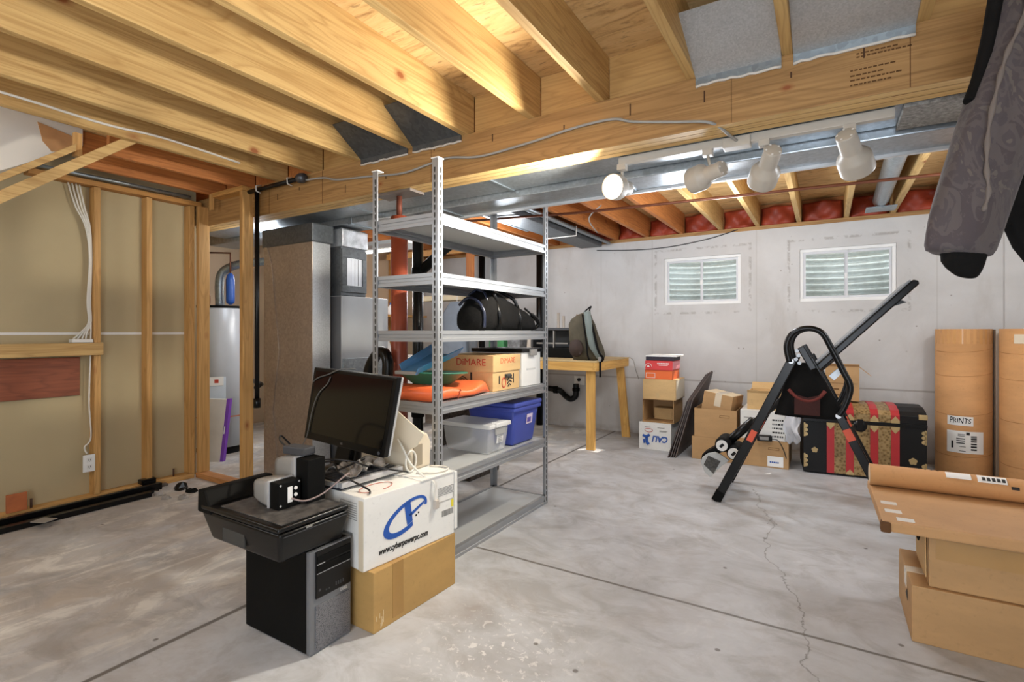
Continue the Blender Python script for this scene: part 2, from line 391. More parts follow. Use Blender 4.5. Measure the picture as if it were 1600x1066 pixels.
GALV_L = galv('pale_galvanised_sheet', 'b6b8b8', 0.45, 0.45, 170, 0.12)
DUCT = galv('galvanised_duct', 'aab1b6', 0.33, 0.8, 60, 0.14)
WELL = galv('window_well_steel', 'cfd6d4', 0.55, 0.15, 30, 0.08)
SHELF_G = plain('grey_enamelled_steel', '9b9d9f', 0.36, 0.5, 0.03); SHELF_B = plain('grey_shelf_board', 'a6a7a6', 0.5, 0, 0.03)
HOLE = plain('dark_slot', '3a3834', 0.8)
BLACK = plain('black_plastic', '0a0a0a', 0.3, 0, 0.2, spec=0.3); BLACK_M = plain('matt_black_plastic', '0b0b0a', 0.6, 0, 0.2, spec=0.12)
BLACK_FAB = plain('black_fabric', '131211', 0.9, 0, 0.35, 9, bump=0.4, spec=0.15); SCREEN = plain('black_screen', '070707', 0.12, 0, 0.05)
BLACK_MET = plain('black_painted_steel', '0c0c0c', 0.3, 0.0, 0.1, spec=0.35); DGREY = plain('dark_grey_plastic', '3c3d40', 0.5)
GREY_PL = plain('grey_plastic', '8a8782', 0.45); SILVER = plain('silver_plastic', 'c3c3c3', 0.3, 0.4)
WHITE = plain('white_paint', 'e9e8e4', 0.45, 0, 0.03); WHITE_PL = plain('white_plastic', 'e4e2dc', 0.4, 0, 0.03); LABELW = plain('white_paper', 'ebe9e4', 0.7, 0, 0.03)
TRACKW = plain('track_light_enamel', 'bdb5a8', 0.4, 0, 0.03)
BEIGE = plain('aged_beige_plastic', 'cfc3ad', 0.5, 0, 0.05); BEIGE_D = plain('aged_beige_plastic_darker', 'a79a85', 0.55, 0, 0.05)
APPL = plain('white_appliance_enamel', 'dedad3', 0.3, 0, 0.03)
CARD = cardboard('brown_cardboard', 'b38d5f'); CARD_D = cardboard('golden_brown_cardboard', 'ad8950'); CARD_L = cardboard('pale_brown_cardboard', 'c9a672')
CARD_W = cardboard('white_cardboard', 'dcdad4', 0.03); CARD_T = cardboard('orange_brown_tube_card', 'c6935f'); CARD_P = cardboard('parcel_cardboard', 'bd9263')
TAPE = plain('clear_brown_tape', 'c9ab7c', 0.22, 0, 0.04); TAPE_C = plain('clear_tape', 'd5c6ad', 0.18, 0, 0.03)
BLUE = plain('blue_print', '1f4f9e', 0.6, 0, 0.04); INK = plain('black_ink', '22211f', 0.7); RED_INK = plain('red_print', 'b8402c', 0.7); GREY_INK = plain('grey_print', '8b8984', 0.7)
TOTE = plain('blue_tote_plastic', '3d4b9c', 0.4, 0, 0.04); ORANGE = plain('orange_vinyl', 'e0683a', 0.35, 0, 0.07, 5, bump=0.15); GREEN = plain('green_plastic', '2c7d62', 0.35, 0, 0.06)
SLUICE = plain('blue_plastic_sluice', '4f7fa6', 0.3, 0, 0.05); CLEAR = clear_plastic('clear_tote_plastic', 'f4f4f2', 0.30); CLEAR_LID = clear_plastic('frosted_lid_plastic', 'ecebe8', 0.62)
RUST = plain('red_oxide_steel', '9b4a33', 0.4, 0.1, 0.1); COPPER = plain('old_copper_pipe', '7a4a35', 0.45, 0.5)
WHEAT = plain('heater_grey_enamel', 'b9bcc0', 0.35, 0.1, 0.03); BLUE_TANK = plain('blue_tank', '2a57a8', 0.35)
PURPLE = plain('purple_filter_edge', '7a3fae', 0.6); FILTER = plain('white_filter_media', 'd9d3ca', 0.9)
DUCT_BROWN_REFL = galv('brown_reflecting_sheet', 'a89a8c', 0.42, 0.55, 60, 0.12); FURN = plain('grey_furnace_enamel', 'a5a7a8', 0.4, 0.2, 0.03); FURN_D = plain('dark_grey_furnace_enamel', '5d5e60', 0.45, 0.2, 0.03)
CABLE_G = plain('grey_cable', '9c9a94', 0.5); CABLE_W = plain('white_cable', 'd6d2c8', 0.5); CABLE_B = plain('black_cable', '1a1918', 0.5)
INSUL = plain('red_brown_batt_facing', '9a3b22', 0.55, 0, 0.3, 5, bump=0.5)
SHOE_R = plain('red_shoebox_card', 'cf3f3f', 0.5, 0, 0.04); SHOE_O = plain('orange_shoebox_card', 'e06a32', 0.5, 0, 0.04)
TR_BLACK = plain('black_trunk_canvas', '0f0e0e', 0.5, 0, 0.3, spec=0.3); TR_RED = plain('red_trunk_slat', 'b02a2e', 0.4, 0, 0.08); BRASS = plain('worn_brass', 'bda372', 0.45, 0.4, 0.15)
BULB = plain('lit_bulb', 'fff3df', 0.5, emit=('fff0d8', 9.0)); TUBE_L = plain('lit_fluorescent_tube', 'ffffff', 0.5, emit=('fdfbf4', 5.0))
def embossed():
    t = NT('embossed_gilt_tin'); vo = t.node('ShaderNodeTexVoronoi'); vo.inputs['Scale'].default_value = 48; t.link(t.coords(), vo.inputs['Vector'])
    c = t.ramp(vo.outputs['Distance'], [(0.12, srgb('5d4829')), (0.4, srgb('94784a')), (0.7, srgb('ab9063'))])
    wear = t.noise(t.coords(), 4.5, 5, 0.6); c = t.mix(t.ramp(wear, [(0.5, (0,) * 3), (0.75, (0.55,) * 3)]), c, srgb('5a4830')); t.out(c, 0.42, 0.35); return t.m
GILT = embossed()
def mesh_grille():
    t = NT('perforated_grille'); v = t.coords((1, 1, 1), False); vo = t.node('ShaderNodeTexVoronoi'); vo.inputs['Scale'].default_value = 330; t.link(v, vo.inputs['Vector'])
    c = t.ramp(vo.outputs['Distance'], [(0.25, srgb('26262a')), (0.45, srgb('77777a'))]); t.out(c, 0.4, 0.3); return t.m
GRILLE = mesh_grille()
CAMO = camo('grey_brown_camouflage', ['483f41', '554d4c', '4b4345', '5f5752'], 12.0)
OLIVE = plain('olive_brown_fabric', '4a4333', 0.85, 0, 0.3, 8, bump=0.4); GREYGREEN = plain('grey_green_fabric', '747d78', 0.8, 0, 0.1); GREYFAB = plain('grey_jacket_fabric', '6e7680', 0.85, 0, 0.12, 6, bump=0.3)

# ================================================================ the room
JB, JT = 2.31, 2.545                     # underside and top of the joists
W1 = (-1.585, -0.772, 1.505, 2.035); W2 = (-0.222, 0.566, 1.505, 2.03)
XL, XR, YB = -6.4, 1.62, 5.95
struct('floor', MB().box(XL - .2, XR + .2, -1.7, YB + .25, -0.1, 0), FLOOR)
m = MB(); ya, yb = YB, YB + 0.2
m.box(XL - .2, XR + .2, ya, yb, 0, 1.505); m.box(XL - .2, W1[0], ya, yb, 1.505, 2.27)
m.box(W1[1], W2[0], ya, yb, 1.505, 2.27); m.box(W2[1], XR + .2, ya, yb, 1.505, 2.27)
m.box(W1[0], W1[1], ya, yb, 2.035, 2.27); m.box(W2[0], W2[1], ya, yb, 2.03, 2.27)
m.box(1.3, XR + .2, YB - 0.05, YB, 0, 2.27)
struct('wall_back', m, WALL)
struct('wall_right', MB().box(XR, XR + .2, -1.7, YB, 0, 2.545), WALL)
struct('wall_front', MB().box(XL - .2, XR + .2, -1.7, -1.5, 0, 2.545), DRYPAPER)
wl = struct('wall_left', MB().box(-4.60, -4.52, -1.5, 2.30, 0, 2.545), DRYPAPER)
m = MB(); m.prism([(-4.519, -.2, 1.33), (-4.519, 1.02, 2.16), (-4.519, 1.355, 2.385), (-4.519, 1.42, 2.43), (-4.519, 1.42, 2.544), (-4.519, -.2, 2.544)], (.32, 0, 0))
struct('upper_drywall', m, DRYWHITE, wl)
m = MB(); m.prism([(-4.199, 1.19, 2.51), (-4.199, 1.37, 2.475), (-4.199, 1.37, 2.395), (-4.199, 1.33, 2.37), (-4.199, 1.26, 2.345), (-4.199, 1.215, 2.40)], (.006, 0, 0))
struct('torn_patch', m, plain('torn_brown_paper', 'b98a5c', .8, vary=.2), wl)
struct('seam_tape', MB().box(-4.521, -4.518, -1.5, 2.25, 1.178, 1.196), LABELW, wl)
struct('wall_utility_left', MB().box(XL - .2, XL, 2.3, YB, 0, 2.545), TANWALL)
struct('wall_utility_front', MB().box(XL, -4.60, 2.2, 2.3, 0, 2.545), DRYPAPER)
struct('wall_utility_partition', MB().box(-5.29, -5.245, 3.85, YB - .002, 0, 2.305), TANWALL)
struct('ceiling', MB().box(XL - .2, XR + .2, -1.7, YB + .3, JT, JT + .03), OSB)
struct('trim_1', MB().box(XL, XR, YB, YB + .14, 2.27, JB), PINE_X)
struct('trim_2', MB().box(XL, XR, YB + .10, YB + .14, JB, JT), wood('rim_board', 'a8692f', '74441d', 0, knots=0))

# windows with frame, sashes, glass and steel wells
for k, (x0, x1, z0, z1) in enumerate((W1, W2)):
    w = struct('window_%d' % (k + 1), MB().box(x0, x1, YB + .02, YB + .075, z0, z0 + .03).box(x0, x1, YB + .02, YB + .075, z1 - .03, z1)
               .box(x0, x0 + .03, YB + .02, YB + .075, z0 + .03, z1 - .03).box(x1 - .03, x1, YB + .02, YB + .075, z0 + .03, z1 - .03), WHITE, bevel=.003)
    xm = x0 + (x1 - x0) * .5
    for q, (a, b, yo) in enumerate(((x0 + .03, xm + .015, .03), (xm - .015, x1 - .03, .048))):
        s_ = .022; f = MB()
        f.box(a, b, YB + yo, YB + yo + .016, z0 + .03, z0 + .03 + s_).box(a, b, YB + yo, YB + yo + .016, z1 - .03 - s_, z1 - .03)
        f.box(a, a + s_, YB + yo, YB + yo + .016, z0 + .03 + s_, z1 - .03 - s_).box(b - s_, b, YB + yo, YB + yo + .016, z0 + .03 + s_, z1 - .03 - s_)
        sash = struct('sash', f, plain('grey_white_vinyl', 'cfd0d2', .4, vary=.02), w)
        struct('pane', MB().box(a + s_, b - s_, YB + yo + .006, YB + yo + .009, z0 + .03 + s_, z1 - .03 - s_), GLASS, sash)
    struct('latch', MB().box(xm - .012, xm + .012, YB + .02, YB + .03, z0 + .22, z0 + .27), WHITE, w)
    cx = (x0 + x1) / 2; R = .56; m = MB()
    def wellf(u, v, cx=cx, R=R, z0=z0):
        a = PI * u; z = z0 - .25 + v * 1.0; r = R + .026 * math.sin(v * 1.0 / .068 * 2 * PI)
        return (cx - r * math.cos(a), YB + .2 + r * .9 * math.sin(a), z)
    m.grid(wellf, 30, 90)
    solo('outside_window_well', m, WELL, 'corrugated steel window well outside the %s' % ('window above the taped cardboard boxes' if k == 0 else 'window behind the raised inversion table end'), 'window well', solid=.004)
    solo('outside_gravel', MB().prism([(cx - .52 * math.cos(PI * k / 16), YB + .205 + .46 * math.sin(PI * k / 16), z0 - .3) for k in range(17)], (0, 0, .08)), plain('pale_gravel', 'b5b0a5', .9, 0, .3, 30, bump=1), 'pale gravel in the bottom of the %s' % ('window well over the cardboard boxes' if k == 0 else 'window well over the striped trunk'), 'gravel', kind='stuff')

# ---------------------------------------------------------------- joists, blocking, beam
ORD = ['first', 'second', 'third', 'fourth', 'fifth', 'sixth', 'seventh', 'eighth', 'ninth', 'tenth', 'eleventh', 'twelfth', 'thirteenth', 'fourteenth', 'fifteenth', 'sixteenth', 'seventeenth', 'eighteenth']
NEARX = [0.70, 0.277, -0.150, -0.522, -0.945, -1.325, -1.755, -2.160, -2.605, -3.065, -3.46, -3.87, -4.28]
NL = ['rough joist overhead by the hanging jacket', 'knotty joist end between grey sheet and jacket', 'narrow brown joist showing between the two grey metal sheets', 'joist beside the pale speckled metal sheet',
      'second joist from the speckled metal sheet, worn bottom edge', 'third joist from the speckled sheet, weathered grey edge', 'joist with red-stained bottom edge over the wider dark metal wedge',
      'joist between the two dark metal wedges', 'big-grained joist with round knots, past the metal wedges', 'plain pale joist two along from the dark wedges', 'joist carrying the white cable run', 'joist tinted with painted red light above the sloping boards', 'joist tinted with painted red light next to the bare drywall']
for i, x in enumerate(NEARX):
    mat = PINE_RED if x < -3.6 else PINE_Y
    solo('overhead_joist', MB().box(x, x + .04, 1.43 if x < -3.6 else -1.45, 2.395, JB, JT), mat, NL[i], 'joist', 'joists overhead before the beam', bevel=.003)
FARX = [1.30, .90, .52, .155, -.249, -.628, -.996, -1.412, -1.81, -2.187, -2.6, -3.0, -3.4, -3.8, -4.2, -4.6, -5.0, -5.4, -5.8]
for i, x in enumerate(FARX):
    mat = PINE_RED if x < -1.2 else PINE_Y
    where = 'over the window wall' if x > -2 else 'over the utility area'
    solo('overhead_joist', MB().box(x, x + .04, 2.44, YB + .09, JB, JT), mat, ('%s joist %s counted from the print tubes side' % (ORD[i] if i < 18 else 'last', where)), 'joist', 'joists beyond the beam', bevel=.003)
for i in range(len(NEARX) - 1):
    a, b = NEARX[i + 1] + .04, NEARX[i]
    solo('joist_blocking', MB().box(a + .001, b - .001, 2.40, 2.436, JB, JT), PLYBLOCK if b > -3 else PINE_RED, 'pale wood blocking on the beam, in the %s joist gap from the jacket' % ORD[i], 'blocking', 'blocking between joists on the beam')
t = thing('support_beam', 'long laminated timber beam crossing the room under the joists', 'beam', (-2, 2.40, 2.08))
for k in range(3):
    m = MB(); y0 = 2.33 + k * .05; m.box(-6.0, 1.615, y0, y0 + .0485, 2.08, JB)
    m.mi = [1 if i == 0 else 0 for i in range(6)]
    build('lamination', m, [PINE_X, LVL], t, bevel=.002)
random.seed(3)
m = MB()
for x in (-3.9, -3.45, -3.2, -2.72, -2.35, -1.96, -1.55, -1.12, -.78, -.45, -.12, .12):
    z = random.uniform(2.12, 2.26); m.box(x, x + .006, 2.3285, 2.331, z, z + random.uniform(.02, .06))
build('nail_mark', m, plain('dark_nail_stain', '4a2d14', .8), t)
m = MB()
for x in (-3.55, -2.95, -1.98, -.34, .26): m.box(x, x + .0025, 2.3288, 2.331, 2.083, 2.307)
build('butt_joint', m, plain('dark_joint_line', '5a3515', .8), t)
m = MB()
for (z, a, b) in ((2.245, .10, .22), (2.232, .10, .26), (2.185, .08, .22), (2.165, .08, .18), (2.148, .08, .23), (2.13, .08, .21)):
    x = a
    while x < b: w = random.uniform(.006, .016); m.box(x, x + w, 2.3288, 2.331, z, z + .005); x += w + .004
build('grade_stamp', m, plain('faded_stamp_ink', '5a3a18', .9), t, label='faded grade stamp lines')

# sheet metal closing off joist bays at the beam
def bay_sheet(x0, x1, y0, z0, y1, z1, mat, label, lip=True):
    t = thing('bay_sheet', label, 'sheet metal', ((x0 + x1) / 2, y1, z1), group='sheet metal boots between joists')
    build('sheet', MB().hexa([(x0, y0, z0), (x1, y0, z0), (x1, y1, z1), (x0, y1, z1)], [(x0, y0, z0 + .004), (x1, y0, z0 + .004), (x1, y1, z1 + .004), (x0, y1, z1 + .004)]), mat, t)
    if lip:
        build('lower_flange', MB().box(x0, x1, 2.322, 2.329, z1 - .03, z1 + .012), GALV_D if mat is GALV_D else GALV, t)
        p = [(x0 + (x1 - x0) * i / 14, 2.325, z1 - .032 + random.uniform(-.004, .004)) for i in range(15)]
        build('sealant_bead', MB().tube(p, .006, 6), plain('pale_sealant', 'cfc8bd', .6), t)
    return t
bay_sheet(-.482, -.151, 2.015, 2.42, 2.325, 2.30, GALV_L, 'pale speckled sheet metal boot between the two joists at the beam')
bay_sheet(-.109, .276, 1.75, 2.42, 2.325, 2.30, GALV_L, 'plain light grey metal sheet in the bay next to the jacket')
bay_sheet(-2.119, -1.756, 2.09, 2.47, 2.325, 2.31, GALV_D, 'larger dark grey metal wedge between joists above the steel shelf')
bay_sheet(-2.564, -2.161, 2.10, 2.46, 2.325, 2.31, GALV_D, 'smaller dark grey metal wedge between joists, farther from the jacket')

# batts between the far joists on the rim
for i in range(len(FARX) - 1):
    a, b = FARX[i + 1] + .042, FARX[i] - .002
    if b < -2.3: continue
    def ins(u, v, a=a, b=b, i=i):
        return (a + .012 + (b - a - .024) * u, YB + .075 - .05 * math.sin(PI * u) ** .5 - .03 * math.sin(9 * u + i) * math.sin(5 * v + i), JB + .002 + .19 * v)
    m = MB(); m.grid(ins, 14, 8)
    solo('insulation_batt', m, INSUL, 'red-brown insulation batt on the rim, %s gap from the print tubes' % ORD[i], 'insulation', 'insulation batts along the rim', solid=.02)

# ---------------------------------------------------------------- ducts under the far joists
t = thing('supply_duct', 'long galvanised duct running just behind the beam', 'duct', (-1.5, 2.62, 2.09))
build('duct_body', MB().box(-4.9, 1.6, 2.485, 2.765, 2.09, 2.295), DUCT, t, bevel=.006)
for x in (-2.9, -1.7): build('joint_band', MB().box(x, x + .03, 2.483, 2.768, 2.084, 2.30), GALV, t)
t = thing('return_duct', 'second galvanised duct beside the window-side joists, slightly lower', 'duct', (-1.5, 2.9, 2.05))
build('duct_body', MB().box(-5.2, 1.6, 2.775, 3.04, 2.05, 2.295), DUCT, t, bevel=.006)
build('edge_flange', MB().box(-2.4, 1.6, 3.03, 3.055, 2.035, 2.075), plain('pale_flange_metal', 'd3d5d6', .4, .3), t)
for x in (-3.2, -2.3, -1.0, .62): build('joint_band', MB().box(x, x + .035, 2.772, 3.043, 2.043, 2.298), GALV, t)
solo('insulated_duct_wrap', MB().box(.26, 1.0, 2.49, 2.76, 2.068, 2.0885), plain('speckled_grey_duct_wrap', '8f8d88', .6, .3, .5, 60), 'speckled grey duct liner panel behind the jacket sleeve', 'duct liner', bevel=.004)
m = MB().tube([(.36, 3.0, 2.37), (.40, 4.2, 2.37), (.42, 5.6, 2.37)], .062, 20)
solo('round_duct', m, DUCT, 'round galvanised pipe between joists above the second window', 'duct')
solo('duct_collar', MB().box(.31, .535, 5.55, 5.75, 2.296, 2.308), GALV, 'small metal collar plate at the end of the round pipe', 'collar')
pts = [(-3.3, 3.62, 2.20), (-1.79, 3.97, 2.20), (-.6, 4.08, 2.20), (.66, 4.197, 2.20), (1.55, 4.28, 2.20)]
solo('copper_water_pipe', MB().tube(pts, .011, 8), COPPER, 'thin brown water pipe strung under the window-side joists', 'pipe')
m = MB().tube(smooth_path([(-1.62, 4.10, 2.27), (-1.9, 4.5, 2.262), (-2.1, 5.2, 2.27)]), .006, 6)
solo('grey_cable', m, CABLE_G, 'grey cable crossing the joists toward the ducted corner', 'cable')
m = MB().tube(smooth_path([(-.80, 5.93, 2.29), (-1.1, 5.935, 2.22), (-1.5, 5.935, 2.17), (-1.9, 5.935, 2.165), (-2.4, 5.935, 2.20)]), .005, 6)
solo('wall_cable', m, CABLE_B, 'thin black cable sagging across the top of the concrete wall', 'cable')
t = thing('joist_ductwork', 'grey boxed duct along a joist above the workbench', 'duct', (-2.45, 4.4, 2.2))
build('duct_body', MB().box(-2.55, -2.28, 3.06, 5.80, 2.215, 2.306), GALV_D, t, bevel=.008)
build('conduit', MB().cyl((-2.23, 3.06, 2.275), (-2.23, 5.9, 2.275), .022, 12), GALV, t)
build('conduit', MB().cyl((-2.62, 3.06, 2.26), (-2.62, 4.6, 2.26), .03, 12), GALV, t)
build('hanger', MB().tube([(-2.57, 4.9, 2.3), (-2.57, 4.9, 2.20), (-2.21, 4.9, 2.20), (-2.21, 4.9, 2.3)], .006, 6), CABLE_W, t)

# ---------------------------------------------------------------- track light
t = thing('track_light', 'white track light bar with four heads under the duct', 'track light', (-.33, 2.53, 2.05))
build('track', MB().box(-.90, .235, 2.512, 2.546, 2.050, 2.088), TRACKW, t, bevel=.003)
build('feed_box', MB().box(-.40, -.285, 2.495, 2.56, 2.035, 2.08), TRACKW, t, bevel=.004)
def head(pivot, back, front, r, lit=False):
    p = Vector(pivot); b = Vector(back); f = Vector(front); ax = (f - b).normalized(); L = (f - b).length
    M = Matrix.Translation(b) @ ax.to_track_quat('Z', 'Y').to_matrix().to_4x4()
    h = MB().lathe([(r * .01, -.001), (r * .50, -.001), (r * .54, 0), (r * .56, .004), (r * .57, .010), (r * .60, L * .44), (r * .60, L * .47), (r * .92, L * .60), (r * .98, L * .64), (r * 1.0, L * .68), (r * 1.0, L * .98), (r * 1.0, L), (r * .94, L), (r * .92, L * .75), (r * .2, L * .7)], 28, M)
    ho = build('lamp_head', h, TRACKW, t)
    m = MB()
    for k in range(5):
        a = k * 2 * PI / 5; c = M @ Vector((r * .45 * math.cos(a), r * .45 * math.sin(a), -.003)); m.cyl(c, c - ax * .002, .0045, 8)
    build('vent_grille', m, LABELW, ho)
    build('stem', MB().cyl((p.x, 2.529, 2.05), p, .008, 10).cyl(p, b + ax * L * .35, .007, 8), TRACKW, ho)
    build('track_adapter', MB().box(p.x - .022, p.x + .022, 2.508, 2.55, 2.022, 2.052), TRACKW, ho, bevel=.003)
    if lit: build('bulb', MB().lathe([(.001, L * .72), (r * .6, L * .72), (r * .88, L * .9), (r * .8, L * 1.02), (r * .4, L * 1.09), (.001, L * 1.1)], 24, M), BULB, ho, label='glowing reflector bulb')
    else: build('bulb', MB().lathe([(.001, L * .72), (r * .6, L * .72), (r * .88, L * .88), (.001, L * .95)], 24, M), plain('unlit_bulb', '8f8a82', .2), ho)
head((-.885, 2.53, 2.02), (-.90, 2.66, 1.965), (-.935, 2.52, 1.945), .066, True)
head((-.47, 2.53, 2.02), (-.398, 2.50, 1.948), (-.551, 2.585, 1.932), .062)
head((-.232, 2.53, 2.03), (-.192, 2.48, 1.985), (-.253, 2.64, 1.896), .064)
head((.085, 2.53, 2.03), (.069, 2.48, 2.0), (.118, 2.64, 1.894), .066)
lamp('track_bulb_light', 'SPOT', (-.955, 2.44, 1.93), 120, (1.0, .93, .80), .05, Vector((-.75, -.62, -.22)).to_track_quat('-Z', 'Y').to_euler(), spot=rad(165))
pts = [(-3.08, 2.30, 2.255), (-2.92, 2.318, 2.25), (-2.78, 2.318, 2.215), (-2.5, 2.318, 2.192), (-2.2, 2.318, 2.165), (-1.98, 2.318, 2.185), (-1.83, 2.318, 2.195), (-1.62, 2.318, 2.165), (-1.32, 2.318, 2.18), (-1.05, 2.318, 2.205), (-.86, 2.318, 2.205), (-.76, 2.318, 2.172), (-.58, 2.318, 2.132), (-.42, 2.318, 2.095), (-.36, 2.44, 2.067), (-.34, 2.50, 2.06)]
solo('electrical_cable', MB().tube(smooth_path(pts), .0065, 8), CABLE_G, 'grey electrical cable looping along the beam face to the track', 'cable')

# ================================================================ bare framed partition
def stud(x0, x1, y0, y1, z0, z1, label, mat=PINE_Z, name='framing_stud', group=None, bev=.003):
    return solo(name, MB().box(x0, x1, y0, y1, z0, z1), mat, label, 'stud' if 'stud' in name else 'timber', group, bevel=bev)
G = 'studs of the bare partition'
stud(-4.518, -4.43, 1.565, 1.603, .042, 2.232, 'stud with white cables and a wall outlet beside it', group=G)
stud(-4.518, -4.43, 1.895, 1.933, .042, 2.232, 'lone stud in the middle of the bare drywall', group=G)
stud(-4.518, -4.43, 2.205, 2.243, .042, 2.232, 'stud tight in the partition corner, touching the corner post', group=G)
stud(-4.428, -4.388, 2.255, 2.343, .042, 2.232, 'corner post beside the opening to the water heater', group=G)
stud(-3.80, -3.762, 2.25, 2.338, .042, 2.27, 'free-standing end post of the framed opening', group=G)
stud(-4.518, -4.43, -1.4, 2.243, 0, .04, 'long sole plate under the bare partition studs', wood('pine_sole_plate', 'd2a565', 'a0723a', 1), 'sole_plate')
stud(-4.428, -3.762, 2.25, 2.338, 0, .04, 'short sole plate across the framed opening', wood('pine_plate_across', 'c98f55', '8f5c2e', 0), 'sole_plate')
stud(-4.518, -4.43, 1.21, 2.30, 2.236, 2.274, 'long top plate over the bare partition studs', wood('pine_top_plate', 'bd8746', '8a5d2c', 1), 'top_plate')
stud(-4.20, -3.762, 2.25, 2.338, 2.272, 2.308, 'short head plate over the framed opening', wood('pine_head_plate', 'c59350', '8f642e', 0), 'top_plate')
stud(-4.215, -4.175, 2.245, 2.265, 2.17, 2.30, 'small wood cleat nailed beside the head of the framed opening', PINE_Z, 'wood_cleat')
stud(-4.428, -4.39, -1.3, 1.605, 1.035, 1.122, 'pale horizontal board nailed across the studs at mid height', PINE_Y, 'blocking_board')
stud(-4.512, -4.497, -1.3, 1.505, .752, 1.022, 'reddish-brown plywood panel under the horizontal board', RED_BOARD, 'plywood_panel')
# sloping boards under the joists
m = MB(); m.prism([(-3.51, .10, 1.215), (-3.51, 1.455, 2.333), (-3.51, 1.39, 2.345), (-3.51, .10, 1.288)], (.036, 0, 0))
solo('sloping_board', m, PINE_Y, 'long pale sloping board rising to the joist, lower of the pair', 'board', 'sloping boards by the drywall', bevel=.003)
m = MB(); m.prism([(-3.60, .10, 1.345), (-3.60, 1.16, 2.195), (-3.60, 1.16, 2.235), (-3.60, .10, 1.385)], (.088, 0, 0))
solo('sloping_board', m, PINE_Y, 'sloping board laid flat, upper of the pair, ending at the short upright', 'board', 'sloping boards by the drywall', bevel=.003)
solo('short_upright', MB().box(-3.59, -3.552, 1.165, 1.20, 2.18, 2.309), PINE_Z, 'short upright hanging from the joists at the upper sloping board', 'timber', bevel=.002)
# conduit, cables, outlet
solo('steel_conduit', MB().cyl((-4.405, 1.25, 2.292), (-4.405, 2.20, 2.292), .013, 12), GALV, 'steel conduit along the top plate of the bare partition', 'conduit')
solo('white_cable', MB().tube(smooth_path([(-3.412, .1, 2.35), (-3.41, .83, 2.362), (-3.41, 1.25, 2.352), (-3.41, 1.55, 2.37), (-3.41, 2.02, 2.352)]), .007, 8), CABLE_W, 'white cable stapled along the side of a joist near the beam', 'cable')
CL = ['first', 'second', 'third', 'fourth']
for i, dy in enumerate((0, .022, .045, .065)):
    p = [(-4.475, 1.43 + dy, 2.234), (-4.47, 1.47 + dy * .8, 2.08), (-4.462, 1.525 + dy * .4, 1.94), (-4.46, 1.548 + i * .004, 1.72), (-4.46, 1.535 + i * .006, 1.42), (-4.46, 1.542 + i * .005, 1.27), (-4.455, 1.50 + dy * .5, 1.20), (-4.452, 1.452 + dy * 1.1, 1.15)]
    solo('wall_cable', MB().tube(smooth_path(p), .0055, 8), CABLE_W, '%s white cable of the bundle running down to the cable strip' % CL[i], 'cable', 'white cables on the partition')
p = [(-4.455, 1.555, 1.27), (-4.455, 1.55, 1.0), (-4.46, 1.545, .7), (-4.458, 1.555, .45), (-4.462, 1.52, .385), (-4.45, 1.53, .337)]
solo('wall_cable', MB().tube(smooth_path(p), .0055, 8), CABLE_W, 'single white cable dropping beside the stud into the outlet', 'cable', 'white cables on the partition')
solo('cable_strip', MB().box(-4.495, -4.43, 1.44, 1.56, 1.124, 1.148), WHITE_PL, 'small white junction strip standing on the horizontal board', 'junction strip', bevel=.003)
t = thing('wall_outlet', 'white duplex wall outlet beside the cabled stud', 'outlet', (-4.42, 1.53, .215))
build('outlet_box', MB().box(-4.47, -4.424, 1.512, 1.562, .225, .325), plain('grey_box_plastic', '9aa0a6'), t)
build('cover_plate', MB().box(-4.424, -4.418, 1.496, 1.566, .215, .335), WHITE, t, bevel=.002)
for z in (.25, .298):
    so = build('socket', MB().box(-4.419, -4.4155, 1.514, 1.548, z - .015, z + .015), WHITE_PL, t, bevel=.003)
    build('socket_slot', MB().box(-4.416, -4.4148, 1.523, 1.526, z - .004, z + .008).box(-4.416, -4.4148, 1.536, 1.539, z - .004, z + .008).box(-4.416, -4.4148, 1.529, 1.533, z - .011, z - .006), HOLE, so)
# strips and scraps along the floor
random.seed(11)
for i, (x, w, h, y0, y1, wh) in enumerate(((-4.36, .05, .018, -1.0, 2.02, 'lying against the sole plate'), (-4.295, .04, .05, -1.0, 1.95, 'tallest, standing on edge in the middle'), (-4.235, .045, .022, -.8, 1.90, 'flat one beside the upright strip'), (-4.165, .05, .035, -.9, 1.82, 'outermost with a pale worn edge'))):
    m = MB().hexa([(x, y0, 0.001), (x + w, y0, 0.001), (x + w, y0, h), (x, y0, h)], [(x - .06, y1, 0.001), (x + w - .06, y1, 0.001), (x + w - .06, y1, h), (x - .06, y1, h)])
    solo('edging_strip', m, plain('worn_grey_brown_strip', '6b625a', .7) if i == 0 else BLACK, 'long dark edging strip on the floor, ' + wh, 'strip', 'edging strips along the sole plate', bevel=.004)
def scrap(c, s, mat, label, name='plastic_scrap', tilt=0.3):
    m = MB(); pts = []
    n = 9
    for k in range(n):
        a = 2 * PI * k / n; r = s * random.uniform(.5, 1.1); pts.append((c[0] + r * math.cos(a), c[1] + r * .7 * math.sin(a)))
    lo = [(p[0], p[1], c[2] + .002) for p in pts]; hi = [(c[0] + (p[0] - c[0]) * random.uniform(.5, .9), c[1] + (p[1] - c[1]) * .8, c[2] + s * random.uniform(.2, .65)) for p in pts]
    m.hexa(lo, hi)
    return solo(name, m, mat, label, 'scrap', 'scraps in the partition corner')
sg = plain('grey_plastic_film', '9a958f', .5)
scrap((-4.20, 2.02, 0), .075, BLACK, 'crumpled black plastic scrap nearest the corner post')
scrap((-4.05, 2.03, 0), .06, BLACK_M, 'black scrap between the corner pile and the framed opening')
scrap((-3.93, 2.09, 0), .055, BLACK, 'black lump lying against the short sole plate')
scrap((-3.80, 2.05, 0), .06, BLACK_M, 'black lump with a light tag by the end post')
scrap((-4.06, 1.86, 0), .05, sg, 'pale grey film flake in front of the corner scraps')
